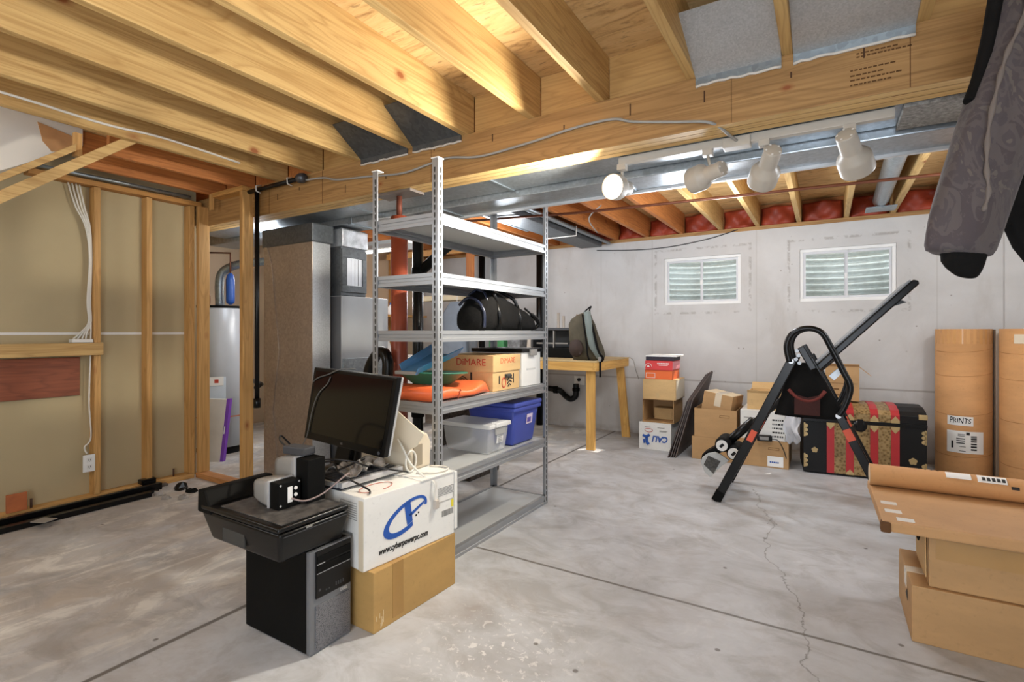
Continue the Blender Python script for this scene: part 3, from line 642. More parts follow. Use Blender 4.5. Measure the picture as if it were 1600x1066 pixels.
scrap((-4.19, 1.86, 0), .05, sg, 'grey film flake lying by the strip ends')
scrap((-3.95, 1.92, 0), .045, sg, 'torn grey flake nearest the end post')
t = thing('black_bracket', 'black plastic bracket hooked over the sole plate at the middle stud', 'bracket', (-4.40, 1.88, 0))
build('bracket_body', MB().box(-4.47, -4.405, 1.85, 1.95, .04, .075), BLACK, t, bevel=.006); build('hook', MB().box(-4.425, -4.385, 1.86, 1.94, .0, .06), BLACK_M, t, bevel=.006)
solo('orange_offcut', MB().box(-4.425, -4.405, 1.10, 1.20, .051, .165), plain('orange_stained_wood', 'b8683a', .6, 0, .15, 12), 'small orange-brown wood offcut standing by the sole plate', 'offcut', bevel=.003)
solo('grey_flake', MB().box(-4.16, -4.06, 1.16, 1.24, .036, .04, rotz((-4.1, 1.2, 0), .4)), sg, 'grey plastic flake on the black strips by the orange offcut', 'scrap')
for i, y in enumerate((1.21, 1.235, 2.10)):
    solo('anchor_bolt', MB().cyl((-4.465, y, .04), (-4.465, y, .10), .007, 8), plain('rusty_bolt', '5e463a', .6, .5), 'rusty bolt sticking up from the sole plate, ' + ('first by the orange offcut', 'second by the orange offcut', 'alone near the corner')[i], 'bolt', 'bolts in the sole plate')

# ================================================================ utility side
t = thing('water_heater', 'tall grey water heater seen through the framed opening', 'water heater', (-5.24, 2.90, 0))
build('tank', MB().lathe([(.22, .06), (.25, .07), (.25, 1.44), (.24, 1.452), (.10, 1.462)], 40, Matrix.Translation((-5.24, 2.90, 0))), WHEAT, t)
build('base_ring', MB().lathe([(.235, 0), (.235, .065)], 40, Matrix.Translation((-5.24, 2.90, 0))), BLACK, t)
build('top_rim', MB().lathe([(.256, 1.435), (.256, 1.458)], 40, Matrix.Translation((-5.24, 2.90, 0))), BLACK_M, t)
build('flue_pipe', MB().tube(smooth_path([(-5.24, 2.90, 1.46), (-5.24, 2.90, 1.74), (-5.17, 2.95, 1.85), (-4.99, 3.06, 1.90), (-4.5, 3.35, 1.95), (-4.25, 3.48, 1.96)]), .042, 16), GALV, t)
build('water_pipe', MB().tube(smooth_path([(-5.32, 2.83, 1.45), (-5.32, 2.83, 1.58), (-5.39, 2.79, 1.70), (-5.34, 2.82, 1.85), (-5.34, 2.82, 2.28)]), .012, 8), COPPER, t)
fx = Vector((-5.24, 2.90, 0)); fd = (Vector((0, 0, 0)) - fx).normalized(); sd = Vector((-fd.y, fd.x, 0))
m = MB(); plate(m, fx + fd * .2515 + sd * -.035 + Vector((0, 0, .60)), sd * 1, (0, 0, 1), .17, .32, .004)
build('instruction_label', m, plain('pale_blue_label', 'c9d3dc', .5), t)
m = MB(); plate(m, fx + fd * .256 + sd * -.03 + Vector((0, 0, .72)), sd * 1, (0, 0, 1), .12, .085, .003); m.cur = 0
lb = build('warning_sticker', m, LABELW, t)
m = MB(); plate(m, fx + fd * .2595 + sd * -.03 + Vector((0, 0, .72)), sd, (0, 0, 1), .035, .035, .001); build('warning_mark', m, RED_INK, lb)
build('access_band', MB().lathe([(.2515, .36), (.2515, .372)], 40, Matrix.Translation((-5.24, 2.90, 0)), False), plain('orange_band', 'b8714f', .5), t)
t = thing('expansion_tank', 'small blue expansion tank beside the heater flue', 'tank', (-5.10, 2.925, 1.47))
build('tank', MB().lathe([(.01, 1.47), (.036, 1.49), (.04, 1.52), (.04, 1.72), (.03, 1.77), (.01, 1.79)], 24, Matrix.Translation((-5.10, 2.925, 0))), BLUE_TANK, t)
build('inlet', MB().tube([(-5.10, 2.925, 1.785), (-5.10, 2.925, 1.99), (-5.33, 2.83, 2.0)], .009, 8), COPPER, t)
t = thing('furnace_filter', 'white air filter with a purple edge leaning by the opening', 'filter', (-4.85, 2.6, 0))
def q3(a, b, c, d_, th): return MB().hexa([a, b, c, d_], [tuple(Vector(p) + Vector(th)) for p in (a, b, c, d_)])
A_, B_, C_, D_ = (-4.93, 2.50, .0), (-4.77, 2.635, .0), (-4.83, 2.735, .56), (-4.99, 2.60, .57)
build('filter_media', q3(A_, B_, C_, D_, (-.02, .035, 0)), FILTER, t); build('purple_edge', q3((-4.769, 2.636, 0), (-4.747, 2.653, 0), (-4.807, 2.753, .565), (-4.829, 2.736, .565), (-.02, .035, 0)), PURPLE, t)
m = MB(); plate(m, (-4.790, 2.690, .28), (.79, .61, 0), (-.1, .18, 1), .010, .07, .001); build('printed_mark', m, LABELW, t)
t = thing('return_drop', 'wide galvanised air return drop with painted brown reflection beside the opening', 'duct', (-3.7, 2.68, 0))
m = MB().box(-4.0, -3.392, 2.585, 2.76, 0.0, 2.045); m.mi = [0, 0, 0, 0, 0, 1]  # brown reflection is painted into the sheet colour, silver side left plain
build('drop_body', m, [DUCT_BROWN_REFL, GALV_L], t, bevel=.006)
m = MB().prism([(-3.998, 2.583, .02), (-3.80, 2.583, .02), (-3.88, 2.583, .55), (-3.80, 2.583, 1.05), (-3.90, 2.583, 1.75), (-3.998, 2.583, 2.0)], (0, -.006, 0)); build('creased_panel', m, DUCT_BROWN_REFL, t)
build('top_flange', MB().box(-4.02, -3.37, 2.57, 2.775, 1.90, 2.045), GALV_D, t, bevel=.01)
t = thing('furnace', 'grey furnace cabinet behind the monitor', 'furnace', (-3.6, 3.0, 0))
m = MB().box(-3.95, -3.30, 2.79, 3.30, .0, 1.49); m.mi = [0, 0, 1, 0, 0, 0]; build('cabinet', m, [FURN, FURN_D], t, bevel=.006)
build('lower_return', MB().box(-3.95, -3.285, 2.80, 3.29, .35, .985), GALV, t, bevel=.004)
build('plenum', MB().box(-3.93, -3.315, 2.80, 3.06, 1.49, 2.04), GALV_D, t, bevel=.008)
fr = build('filter_frame', MB().box(-3.317, -3.300, 2.80, 3.055, 1.52, 1.575).box(-3.317, -3.300, 2.80, 3.055, 1.80, 1.87).box(-3.317, -3.300, 2.80, 2.85, 1.575, 1.80).box(-3.317, -3.300, 3.01, 3.055, 1.575, 1.80), GALV_D, t, bevel=.003)
m = MB().box(-3.3165, -3.306, 2.85, 3.01, 1.575, 1.80); build('louvre_panel', m, plain('pale_louvre_paint', 'd6d9dd', .4, .2), fr)
for y in (2.89, 2.93, 2.965): build('louvre_seam', MB().box(-3.3065, -3.3045, y, y + .004, 1.58, 1.795), FURN_D, fr)
build('foil_wrap', MB().box(-3.94, -3.296, 2.795, 3.065, 1.885, 2.03), plain('crinkled_foil_tape', 'b9bcbe', .3, .7, .3, 14, bump=.8), t, bevel=.01)
t = thing('drain_standpipe', 'slim black vertical pipe standing in front of the return drop', 'pipe', (-3.63, 2.30, .64))
build('pipe', MB().cyl((-3.64, 2.29, .64), (-3.64, 2.29, 2.25), .017, 12), BLACK_MET, t); build('end_cap', MB().cyl((-3.64, 2.29, .63), (-3.64, 2.29, .70), .026, 12), BLACK_MET, t)
build('side_arm', MB().tube([(-3.65, 2.29, .78), (-3.76, 2.40, .79), (-4.0, 2.48, .80)], .017, 10), BLACK_MET, t)
t = thing('gas_pipe', 'black horizontal gas pipe hung at the top of the beam', 'pipe', (-3.4, 2.29, 2.25))
build('pipe', MB().cyl((-3.74, 2.29, 2.262), (-3.10, 2.29, 2.272), .016, 12), BLACK_MET, t)
build('valve', MB().lathe([(.005, -.035), (.03, -.03), (.036, 0), (.03, .03), (.005, .035)], 16, Matrix.Translation((-3.12, 2.29, 2.272)) @ Matrix.Rotation(PI / 2, 4, 'Y')), plain('dull_valve_steel', '55565a', .4, .6), t)
for x in (-3.62, -3.25): build('pipe_hook', MB().tube([(x, 2.31, 2.30), (x + .005, 2.265, 2.285), (x + .01, 2.265, 2.245), (x + .012, 2.30, 2.238)], .005, 6), CABLE_W, t)
t = thing('gas_control', 'white and grey burner control with wires past the end post', 'control box', (-4.45, 3.2, 0))
build('housing', MB().box(-4.66, -4.36, 3.15, 3.40, 0, .30), GREY_PL, t, bevel=.01); build('fitting', MB().lathe([(.02, .30), (.085, .32), (.10, .40), (.085, .50), (.03, .55)], 20, Matrix.Translation((-4.46, 3.26, 0))), WHITE_PL, t)
build('knob', MB().cyl((-4.40, 3.165, .41), (-4.36, 3.11, .41), .035, 12), BLACK, t)
build('wiring', MB().tube(smooth_path([(-4.45, 3.2, .5), (-4.32, 3.1, .62), (-4.40, 3.05, .78), (-4.52, 3.1, .72), (-4.5, 3.2, .5)]), .008, 6), BLACK, t)
t = thing('support_post', 'red-brown steel support post under the beam behind the shelf', 'post', (-2.31, 2.41, 0))
build('post_shaft', MB().cyl((-2.31, 2.41, .0), (-2.31, 2.41, 1.93), .052, 28), RUST, t); build('screw_jack', MB().cyl((-2.31, 2.41, 1.93), (-2.31, 2.41, 2.06), .018, 14), plain('rusty_screw', '6b3a2b', .6, .4), t)
build('bearing_plate', MB().box(-2.46, -2.16, 2.345, 2.475, 2.062, 2.078), plain('bearing_steel', '7b726c', .5, .5), t); build('base_plate', MB().box(-2.40, -2.22, 2.32, 2.50, 0, .01), RUST, t)
t = thing('soil_stack', 'black plastic drain stack just behind the red-brown post', 'pipe', (-2.78, 3.11, 0))
build('pipe', MB().cyl((-2.78, 3.11, 0), (-2.78, 3.11, 2.03), .043, 24), BLACK, t)
for z in (.52, 1.62): build('coupling', MB().cyl((-2.78, 3.11, z), (-2.78, 3.11, z + .09), .052, 24), BLACK_M, t)
build('branch', MB().tube([(-2.78, 3.11, 1.66), (-2.60, 3.22, 1.86), (-2.40, 3.34, 2.02)], .04, 16), BLACK_M, t)
solo('drain_stack', MB().cyl((-4.06, 5.85, 0), (-4.06, 5.85, 2.30), .045, 20), BLACK, 'black drain pipe on the far wall, seen over the duffel bag', 'pipe')
solo('drain_stack', MB().cyl((-3.155, 5.85, 0), (-3.155, 5.85, 2.30), .042, 20), BLACK, 'black drain pipe on the far wall beside the last shelf post', 'pipe')
# laundry pair
for k, (y0, y1, lab) in enumerate(((3.62, 4.27, 'white laundry machine nearer the furnace'), (4.30, 4.95, 'white laundry machine farther from the furnace'))):
    t = thing('washing_machine', lab + ', seen through the shelf', 'washer', (-4.65, (y0 + y1) / 2, 0), group='white laundry machines')
    build('cabinet', MB().box(-5.0, -4.30, y0, y1, .05, .90), APPL, t, bevel=.012); build('kick_base', MB().box(-4.98, -4.33, y0 + .01, y1 - .01, 0, .05), BLACK, t)
    build('top_lid', MB().box(-4.95, -4.32, y0 + .04, y1 - .04, .902, .915), APPL, t, bevel=.004)
    c = build('console', MB().prism([(-5.0, y0, .90), (-4.86, y0, .90), (-4.93, y0, 1.10), (-5.0, y0, 1.10)], (0, y1 - y0, 0)), APPL, t, bevel=.006)
    for q in (.25, .62): build('knob', MB().cyl((-4.895, y0 + (y1 - y0) * q, 1.0), (-4.865, y0 + (y1 - y0) * q, 1.01), .024, 14), DGREY, c)
# framed wall with shelf behind the machines
UF = wood('utility_frame_pine', 'c4914f', '93652f', 1); UFX = wood('utility_frame_pine_up', 'c99a5b', '93652f', 2)
for i, (x, y) in enumerate(((-5.15, 4.05), (-5.15, 4.46), (-5.15, 5.25))): solo('framing_stud', MB().box(x - .09, x, y, y + .04, 0, 2.305), UFX, '%s upright of the wood framing behind the laundry machines' % ORD[i], 'stud', 'utility framing uprights', bevel=.003)
solo('framing_stud', MB().box(-3.72, -3.62, 5.02, 5.06, 0, 2.16), wood('orange_frame_upright', 'b5713a', '7f4420', 2), 'orange-brown upright behind the duffel bag', 'stud', bevel=.003)
solo('framing_stud', MB().box(-4.28, -4.20, 5.10, 5.14, 0, 2.16), wood('red_frame_upright', '8d4c2f', '5e2f1c', 2), 'dark reddish upright between post and hanging jacket', 'stud', bevel=.003)
solo('framing_header', MB().box(-5.05, -3.55, 5.02, 5.06, 2.165, 2.24), UF, 'pale header board resting on the two orange uprights', 'timber', bevel=.003)
solo('utility_shelf_board', MB().box(-5.149, -4.75, 4.0, 5.5, 1.395, 1.42), UF, 'wood shelf board holding bottles over the laundry machines', 'shelf', bevel=.003)
solo('pale_ledge_board', MB().box(-4.55, -3.30, 5.1401, 5.35, 1.60, 1.665), plain('pale_painted_board', 'd6c7a6', .7), 'pale ledge board above the hanging grey jacket', 'board', bevel=.004)
def bottle(x, y, z, r, h, mat, capm, label):
    t = thing('bottle', label, 'bottle', (x, y, z), group='bottles on the utility shelf')
    build('bottle_body', MB().lathe([(r * .9, 0), (r, .01), (r, h * .62), (r * .4, h * .8), (r * .35, h * .86)], 16, Matrix.Translation((x, y, z))), mat, t)
    build('bottle_cap', MB().lathe([(r * .42, h * .85), (r * .42, h)], 14, Matrix.Translation((x, y, z))), capm, t)
bottle(-4.83, 4.36, 1.421, .045, .24, plain('teal_plastic', '7fb0a8', .3), WHITE_PL, 'teal spray bottle on the utility shelf beside the red-brown post')
bottle(-4.85, 4.24, 1.421, .05, .17, WHITE_PL, WHITE_PL, 'short white bottle next to the teal bottle')
bottle(-4.86, 4.92, 1.421, .05, .16, WHITE_PL, BLUE, 'white jug with a blue cap past the black stack')
bottle(-4.85, 5.06, 1.421, .06, .17, plain('orange_plastic', 'd6713f', .4), plain('orange_plastic', 'd6713f'), 'orange plastic container at the end of the utility shelf')
m = MB().lathe([(.02, 0), (.09, .02), (.12, .05), (.11, .06)], 14, Matrix.Translation((-4.86, 4.10, 1.421))); solo('yellow_cloth', m, plain('yellow_rag', 'c9b25a', .9, 0, .25, 10), 'crumpled yellow rag at the near end of the utility shelf', 'rag')
t = thing('hanging_jacket', 'grey work jacket hanging behind the steel shelf', 'jacket', (-3.75, 4.95, .95))
def jk(u, v):
    a = 2 * PI * u; z = .92 + v * .64; w = .21 * (1 - .62 * max(0, (v - .72) / .28) ** 1.6); dpt = .09 * (1 - .5 * v * v)
    return (-3.80 + w * math.cos(a) * (1 + .04 * math.sin(6 * a + 3 * v)), 4.93 + dpt * math.sin(a), z)
build('body', MB().grid(jk, 28, 14), GREYFAB, t)
build('sleeve', MB().tube(smooth_path([(-3.62, 4.91, 1.46), (-3.55, 4.90, 1.30), (-3.53, 4.90, 1.10), (-3.52, 4.91, .92)]), [.05] + [.055] * 17 + [.05], 12), plain('darker_jacket_grey', '55585c', .9, 0, .15), t)
build('hanger', MB().tube(smooth_path([(-3.8, 4.95, 1.56), (-3.8, 4.95, 1.62), (-3.77, 4.95, 1.66), (-3.80, 4.98, 1.69)]), .005, 6), CABLE_W, t)
t = thing('strip_light', 'lit fluorescent strip light over the utility area', 'strip light', (-3.55, 3.45, 1.96))
build('housing', MB().box(-3.95, -3.20, 3.36, 3.52, 1.995, 2.03), WHITE, t, bevel=.004); build('reflector', MB().prism([(-3.95, 3.33, 1.955), (-3.95, 3.36, 1.995), (-3.95, 3.52, 1.995), (-3.95, 3.55, 1.955)], (.75, 0, 0)), WHITE, t)
for y in (3.40, 3.48): build('tube', MB().cyl((-3.93, y, 1.962), (-3.22, y, 1.962), .014, 14), TUBE_L, t, label='glowing fluorescent tube')
build('end_cap', MB().box(-3.215, -3.195, 3.35, 3.53, 1.945, 2.0), GREY_PL, t)
for x in (-3.85, -3.3): build('hanger_wire', MB().cyl((x, 3.44, 2.02), (x, 3.44, 2.309), .004, 6), GREY_PL, t)

# ================================================================ steel shelf
SX0, SX1, SY0, SY1, SH = -2.12, -1.66, 2.005, 3.20, 2.075
LEV = [1.803, 1.50, 1.206, .837, .460, .056]
t = thing('steel_shelf', 'grey slotted steel shelf unit with six levels in the middle of the floor', 'shelf', (-1.9, 2.6, 0))
PW = .038
for x, sx in ((SX1, -1), (SX0, 1)):
    for y, sy in ((SY0, 1), (SY1, -1)):
        m = MB(); ax, bx = sorted((x, x + sx * PW)); ay, by = sorted((y, y + sy * .003))
        m.box(ax, bx, ay, by, 0, SH); ax, bx = sorted((x, x + sx * .003)); ay, by = sorted((y + sy * .003, y + sy * PW)); m.box(ax, bx, ay, by, 0, SH)
        p = build('upright_post', m, SHELF_G, t)
        m = MB(); z = .03
        while z < SH - .03:
            for dz in (0,):
                cx = x + sx * PW * .55; yy = y - sy * .0012
                m.box(cx - .0045, cx + .0045, min(yy, y), max(yy, y), z, z + .020); m.box(cx - .003, cx + .003, min(yy, y), max(yy, y), z - .008, z)
                cy_ = y + sy * PW * .55; xx = x - sx * .0012
                m.box(min(xx, x), max(xx, x), cy_ - .0045, cy_ + .0045, z, z + .020); m.box(min(xx, x), max(xx, x), cy_ - .003, cy_ + .003, z - .008, z)
            z += .0381
        build('slot_pattern', m, HOLE, p)
        build('post_cap', MB().box(min(x, x + sx * PW) - .004, max(x, x + sx * PW) + .004, min(y, y + sy * PW) - .004, max(y, y + sy * PW) + .004, SH, SH + .006), WHITE_PL, p)
g = .0035
for i, z in enumerate(LEV):
    def channel(a0, a1, c, side, along):
        # rolled beam: top lip, face, inner ledge
        m = MB()
        prof = [(0, 0), (0, -.020), (-.010, -.026), (-.010, -.034), (0, -.040), (0, -.058), (-.024, -.058), (-.024, -.055), (-.004, -.055), (-.004, -.002), (-.024, -.002), (-.024, 0)]
        pts0 = []; pts1 = []
        for (o, dz) in prof:
            if along == 'y': pts0.append((c + side * o, a0, z + dz)); pts1.append((c + side * o, a1, z + dz))
            else: pts0.append((a0, c + side * o, z + dz)); pts1.append((a1, c + side * o, z + dz))
        return m.hexa(pts0, pts1)
    build('shelf_beam', channel(SY0 + .004, SY1 - .004, SX1 - g, 1, 'y'), SHELF_G, t)
    build('shelf_beam', channel(SY0 + .004, SY1 - .004, SX0 + g, -1, 'y'), SHELF_G, t)
    build('shelf_beam', channel(SX0 + .004, SX1 - .004, SY0 + g, -1, 'x'), SHELF_G, t)
    build('shelf_beam', channel(SX0 + .004, SX1 - .004, SY1 - g, 1, 'x'), SHELF_G, t)
    build('shelf_board', MB().box(SX0 + .03, SX1 - .03, SY0 + .03, SY1 - .03, z - .014, z - .001), SHELF_B, t)

# duffel bag
t = thing('duffel_bag', 'black duffel bag with a shoulder strap on the third shelf', 'bag', (-1.88, 2.78, 1.206))
loops = []; htop = lambda u: 1.2085 + (.245 if u < .32 else .245 - .145 * (u - .32) / .68)
for k in range(25):
    u = k / 24; y = 2.455 + .66 * u
    e0 = min(1, .55 + u / .16 * .45) ; e1 = 1 if u < .93 else math.sqrt(max(.0, 1 - ((u - .93) / .075) ** 2))
    h = (htop(u) - 1.2085) * e0 * max(.35, e1); w = .115 * (1 - .25 * (abs(u - .5) * 2) ** 6)
    lp = []
    for j in range(32):
        a = 2 * PI * j / 32; c, s = math.cos(a), math.sin(a)
        sx = abs(c) ** (.45 if s < 0 else .8) * (1 if c > 0 else -1); sz = abs(s) ** .55 * (1 if s > 0 else -1)
        wr = 1 + (.05 * math.sin(6 * a + 17 * u) * math.sin(29 * u + 2 * a) + .03 * math.sin(3 * a - 31 * u)) * (1 if s > -.6 else .2)
        lp.append((-1.80 + sx * w * wr * (1 - .25 * max(0, s)), y, 1.2085 + (h * .5 + sz * h * .5) * (1 if s < 0 else .97 + .03 * wr)))
    loops.append(lp)
build('bag_body', MB().loft(loops), BLACK_FAB, t)
NAVY = plain('dark_navy_vinyl', '23283a', .22, 0, .3, 12, bump=.5)
build('top_flap', MB().loft([[(-1.80 + .088 * c, 2.53 + .46 * u, htop(.11 + .70 * u) + .006 - .075 * abs(c) ** 2.5 + .006 * math.sin(21 * u + 3 * c) + dz) for c, dz in ((-1, 0), (-.6, 0), (0, .003), (.6, 0), (1, 0), (1, -.012), (.6, -.012), (0, -.010), (-.6, -.012), (-1, -.012))] for u in [q / 14 for q in range(15)]]), NAVY, t)
build('zip_line', MB().tube([(-1.80 + .02 * math.sin(i), 2.56 + .42 * i / 10, htop(.16 + .64 * i / 10) + .012) for i in range(11)], .004, 6), GREY_PL, t)
build('handle', MB().tube(smooth_path([(-1.70, 2.60, 1.38), (-1.705, 2.58, 1.43), (-1.76, 2.62, 1.47), (-1.80, 2.70, 1.478), (-1.78, 2.77, 1.455), (-1.72, 2.83, 1.41), (-1.70, 2.85, 1.36)]), .011, 8), BLACK, t)
build('strap_band', MB().tube([(-1.684, 2.62, 1.215), (-1.682, 2.61, 1.30), (-1.70, 2.60, 1.39)], .010, 8), BLACK, t); build('strap_band', MB().tube([(-1.684, 2.86, 1.215), (-1.684, 2.86, 1.28), (-1.70, 2.85, 1.37)], .010, 8), BLACK, t)
build('end_gusset', MB().tube(smooth_path([(-1.70, 2.475, 1.225), (-1.70, 2.47, 1.32), (-1.75, 2.468, 1.385), (-1.82, 2.468, 1.40), (-1.88, 2.47, 1.36)]), .009, 8), NAVY, t)
build('shoulder_strap', MB().tube(smooth_path([(-1.72, 2.98, 1.355), (-1.715, 3.07, 1.315), (-1.71, 3.14, 1.275), (-1.715, 3.155, 1.245), (-1.74, 3.135, 1.224), (-1.78, 3.10, 1.225)]), [.007] * 6 + [.015] * 18 + [.012] * 7, 8), BLACK, t)

# fourth shelf: pad, pan, scoop, two boxes
t = thing('orange_pad', 'folded orange vinyl pad lying on the fourth shelf', 'pad', (-1.9, 2.3, .838))
loops = []
for k in range(13):
    u = k / 12; y = 2.028 + .515 * u; w = .205 if u < .55 else .205 - .05 * (u - .55) / .45; lp = []
    e = min(1, (1 - u) / .08) ** .5 if u > .92 else 1
    for j in range(22):
        a = 2 * PI * j / 22; c, s = math.cos(a), math.sin(a); sx = abs(c) ** .35 * (1 if c > 0 else -1); sz = abs(s) ** .5 * (1 if s > 0 else -1)
        th = (.030 + .006 * math.sin(9 * u)) * max(.25, e); b = .003 * math.sin(5 * c + 13 * u) if s > 0 else 0
        lp.append((-1.885 + (0.02 if u > .5 else 0) + sx * w, y, .8395 + th + sz * th + b))
    loops.append(lp)
build('pad_body', MB().loft(loops), ORANGE, t)
build('fold_crease', MB().tube([(-1.675 + .002 * i % 2, 2.19 + .006 * math.sin(i * 2), .845 + .006 * i) for i in range(9)], .004, 6), plain('dark_orange_fold', 'a8431f', .5), t)
build('white_lettering', MB().box(-2.04, -1.98, 2.0265, 2.0285, .86, .88).box(-1.95, -1.93, 2.0265, 2.0285, .858, .882), plain('faded_orange_print', 'e8a07c', .6), t)
PANM = Matrix.Translation((-1.895, 2.235, .902)) @ Matrix.Rotation(rad(-3), 4, 'X')
solo('gold_pan', MB().lathe([(.001, .004), (.10, .004), (.115, .012), (.185, .066), (.20, .068), (.20, .074), (.182, .073), (.112, .018), (.10, .010), (.001, .010)], 48, PANM, False), GREEN, 'green plastic pan on the orange pad', 'pan')
t = thing('blue_scoop', 'blue plastic flared scoop resting in the green pan', 'scoop', (-1.9, 2.25, .95))
def V3(*p): return Vector(p)
a0, a1 = V3(-1.955, 2.06, .985), V3(-1.83, 2.03, .975); b0, b1 = V3(-2.0, 2.37, 1.075), V3(-1.79, 2.33, 1.065)
a0u, a1u = a0 + V3(-.02, 0, .04), a1 + V3(.02, 0, .035); b0u, b1u = b0 + V3(-.03, .02, .05), b1 + V3(.03, .02, .045)
m = MB().add([a0u, a0, a1, a1u, b0u, b0, b1, b1u], [(0, 1, 5, 4), (1, 2, 6, 5), (2, 3, 7, 6)])
build('scoop_body', m, SLUICE, t, solid=.005)
build('grip_bar', MB().box(-1.98, -1.83, 2.03, 2.05, .972, .99), GREY_PL, t, bevel=.003)
def boxset(name, label, cat, x0, x1, y0, y1, z0, z1, mat, group=None, bev=.003):
    t = thing(name, label, cat, ((x0 + x1) / 2, (y0 + y1) / 2, z0), group=group); build('box_body', MB().box(x0, x1, y0, y1, z0, z1), mat, t, bevel=bev); return t
t = boxset('produce_box', 'brown lidded produce box with red lettering on the fourth shelf', 'box', -2.09, -1.70, 2.565, 2.875, .838, 1.045, CARD_L)
lid = build('box_lid', MB().box(-2.095, -1.694, 2.559, 2.881, .955, 1.057), CARD_L, t, bevel=.003)
writing('red_lettering', 'DiMARE', .06, RED_INK, t, (-1.86, 2.559, 1.012), (1, 0, 0), (0, 0, 1), width=.22)
writing('red_lettering', 'DiMARE', .05, plain('orange_red_print', 'cf6a45', .7), t, (-1.694, 2.725, 1.02), (0, 1, 0), (0, 0, 1), width=.17)
m = MB(); m.tube([(-1.6935, 2.725 - .028, .925), (-1.6935, 2.725 + .028, .925)], .013, 10); build('hand_hole', m, HOLE, t)
m = MB(); plate(m, (-1.98, 2.5645, .915), (1, 0, 0), (0, 0, 1), .014, .07); build('print_bar', m, INK, t); m = MB(); plate(m, (-1.86, 2.5645, .915), (1, 0, 0), (0, 0, 1), .014, .07); build('print_bar', m, INK, t)
m = MB(); plate(m, (-1.6995, 2.635, .905), (0, 1, 0), (0, 0, 1), .012, .05); build('print_bar', m, INK, t); m = MB(); plate(m, (-1.6995, 2.80, .905), (0, 1, 0), (0, 0, 1), .010, .06)
build('print_bar', m, INK, t)
m = MB(); c = V3(-1.6985, 2.685, .885); m.tube([c + V3(0, .022 * math.cos(a), .03 * math.sin(a)) for a in [2 * PI * k / 20 for k in range(20)]], .003, 6, True); build('tomato_print', m, RED_INK, t)
m = MB()
for k in range(3): m.tube(smooth_path([(-1.6985, 2.725 + k * .004, .893 - k * .018), (-1.6985, 2.75, .912 - k * .02), (-1.6985, 2.785 - k * .01, .905 - k * .02)]), .0035, 6)
for k in range(3): m.tube(smooth_path([(-1.965 + .01 * k, 2.5635, .905 - k * .014), (-1.925, 2.5635, .922 - k * .014), (-1.885, 2.5635, .90 - k * .014)]), .0035, 6)
build('leaf_print', m, INK, t)
t = boxset('storage_bin', 'white storage bin with a black lid at the end of the fourth shelf', 'bin', -2.09, -1.70, 2.905, 3.165, .838, 1.065, WHITE_PL)
build('bin_lid', MB().box(-2.10, -1.69, 2.895, 3.175, 1.062, 1.088), BLACK, t, bevel=.005); build('lid_latch', MB().box(-1.69, -1.678, 2.99, 3.08, 1.04, 1.082), GREY_PL, t, bevel=.003)
m = MB(); plate(m, (-1.6995, 3.03, .95), (0, 1, 0), (0, 0, 1), .12, .012); build('moulded_line', m, plain('pale_grey_line', 'c9c8c4'), t)
# fifth shelf: totes
t = thing('clear_tote', 'clear plastic tote with a latched lid on the fifth shelf', 'tote', (-1.9, 2.65, .461))
m = MB(); X0, X1, Y0, Y1 = -2.06, -1.705, 2.535, 2.755; Z0, Z1 = .4605, .615; th = .006
m.hexa([(X0 + .02, Y0 + .012, Z0), (X1 - .02, Y0 + .012, Z0), (X1 - .02, Y1 - .012, Z0), (X0 + .02, Y1 - .012, Z0)], [(X0, Y0, Z1), (X1, Y0, Z1), (X1, Y1, Z1), (X0, Y1, Z1)])
build('tote_body', m, CLEAR, t, bevel=.015, seg=3)
build('tote_lid', MB().box(X0 - .012, X1 + .012, Y0 - .012, Y1 + .012, .6155, .642), CLEAR_LID, t, bevel=.008); build('lid_handle', MB().box(X1 - .02, X1 + .024, 2.58, 2.71, .622, .65), CLEAR_LID, t, bevel=.006)
build('latch', MB().box(X1 + .001, X1 + .014, 2.59, 2.70, .575, .62), plain('grey_latch', '9b9b98', .4), t, bevel=.003)
m = MB(); plate(m, (X1 - .001, 2.65, .545), (0, 1, 0), (.13, 0, 1), .07, .05, .002); build('paper_label', m, LABELW, t)
m = MB()
for k in range(4): plate(m, (X1 + .001, 2.65, .53 + k * .01), (0, 1, 0), (.13, 0, 1), .05, .004, .002)
build('label_print', m, GREY_INK, t)
t = thing('blue_tote', 'blue plastic tote with a lid on the fifth shelf', 'tote', (-1.87, 2.95, .461))
m = MB(); X0, X1, Y0, Y1 = -2.06, -1.69, 2.795, 3.125
m.hexa([(X0 + .03, Y0 + .03, .4605), (X1 - .03, Y0 + .03, .4605), (X1 - .03, Y1 - .03, .4605), (X0 + .03, Y1 - .03, .4605)], [(X0, Y0, .70), (X1, Y0, .70), (X1, Y1, .70), (X0, Y1, .70)])
build('tote_body', m, TOTE, t, bevel=.02, seg=3); build('tote_rim', MB().box(X0 - .012, X1 + .012, Y0 - .012, Y1 + .012, .685, .712), TOTE, t, bevel=.008); build('tote_lid', MB().box(X0 - .016, X1 + .016, Y0 - .016, Y1 + .016, .713, .742), TOTE, t, bevel=.01)
m = MB(); plate(m, (X1 - .006, 3.0, .62), (0, 1, 0), (.12, 0, 1), .075, .065, .002); st = build('brand_sticker', m, plain('pink_white_sticker', 'd9c9d6', .4), t, label='pale product sticker')
m = MB(); plate(m, (X1 - .003, 2.99, .615), (0, 1, 0), (.12, 0, 1), .045, .03, .002); build('sticker_print', m, plain('violet_print', '5a4aa0', .5), st)
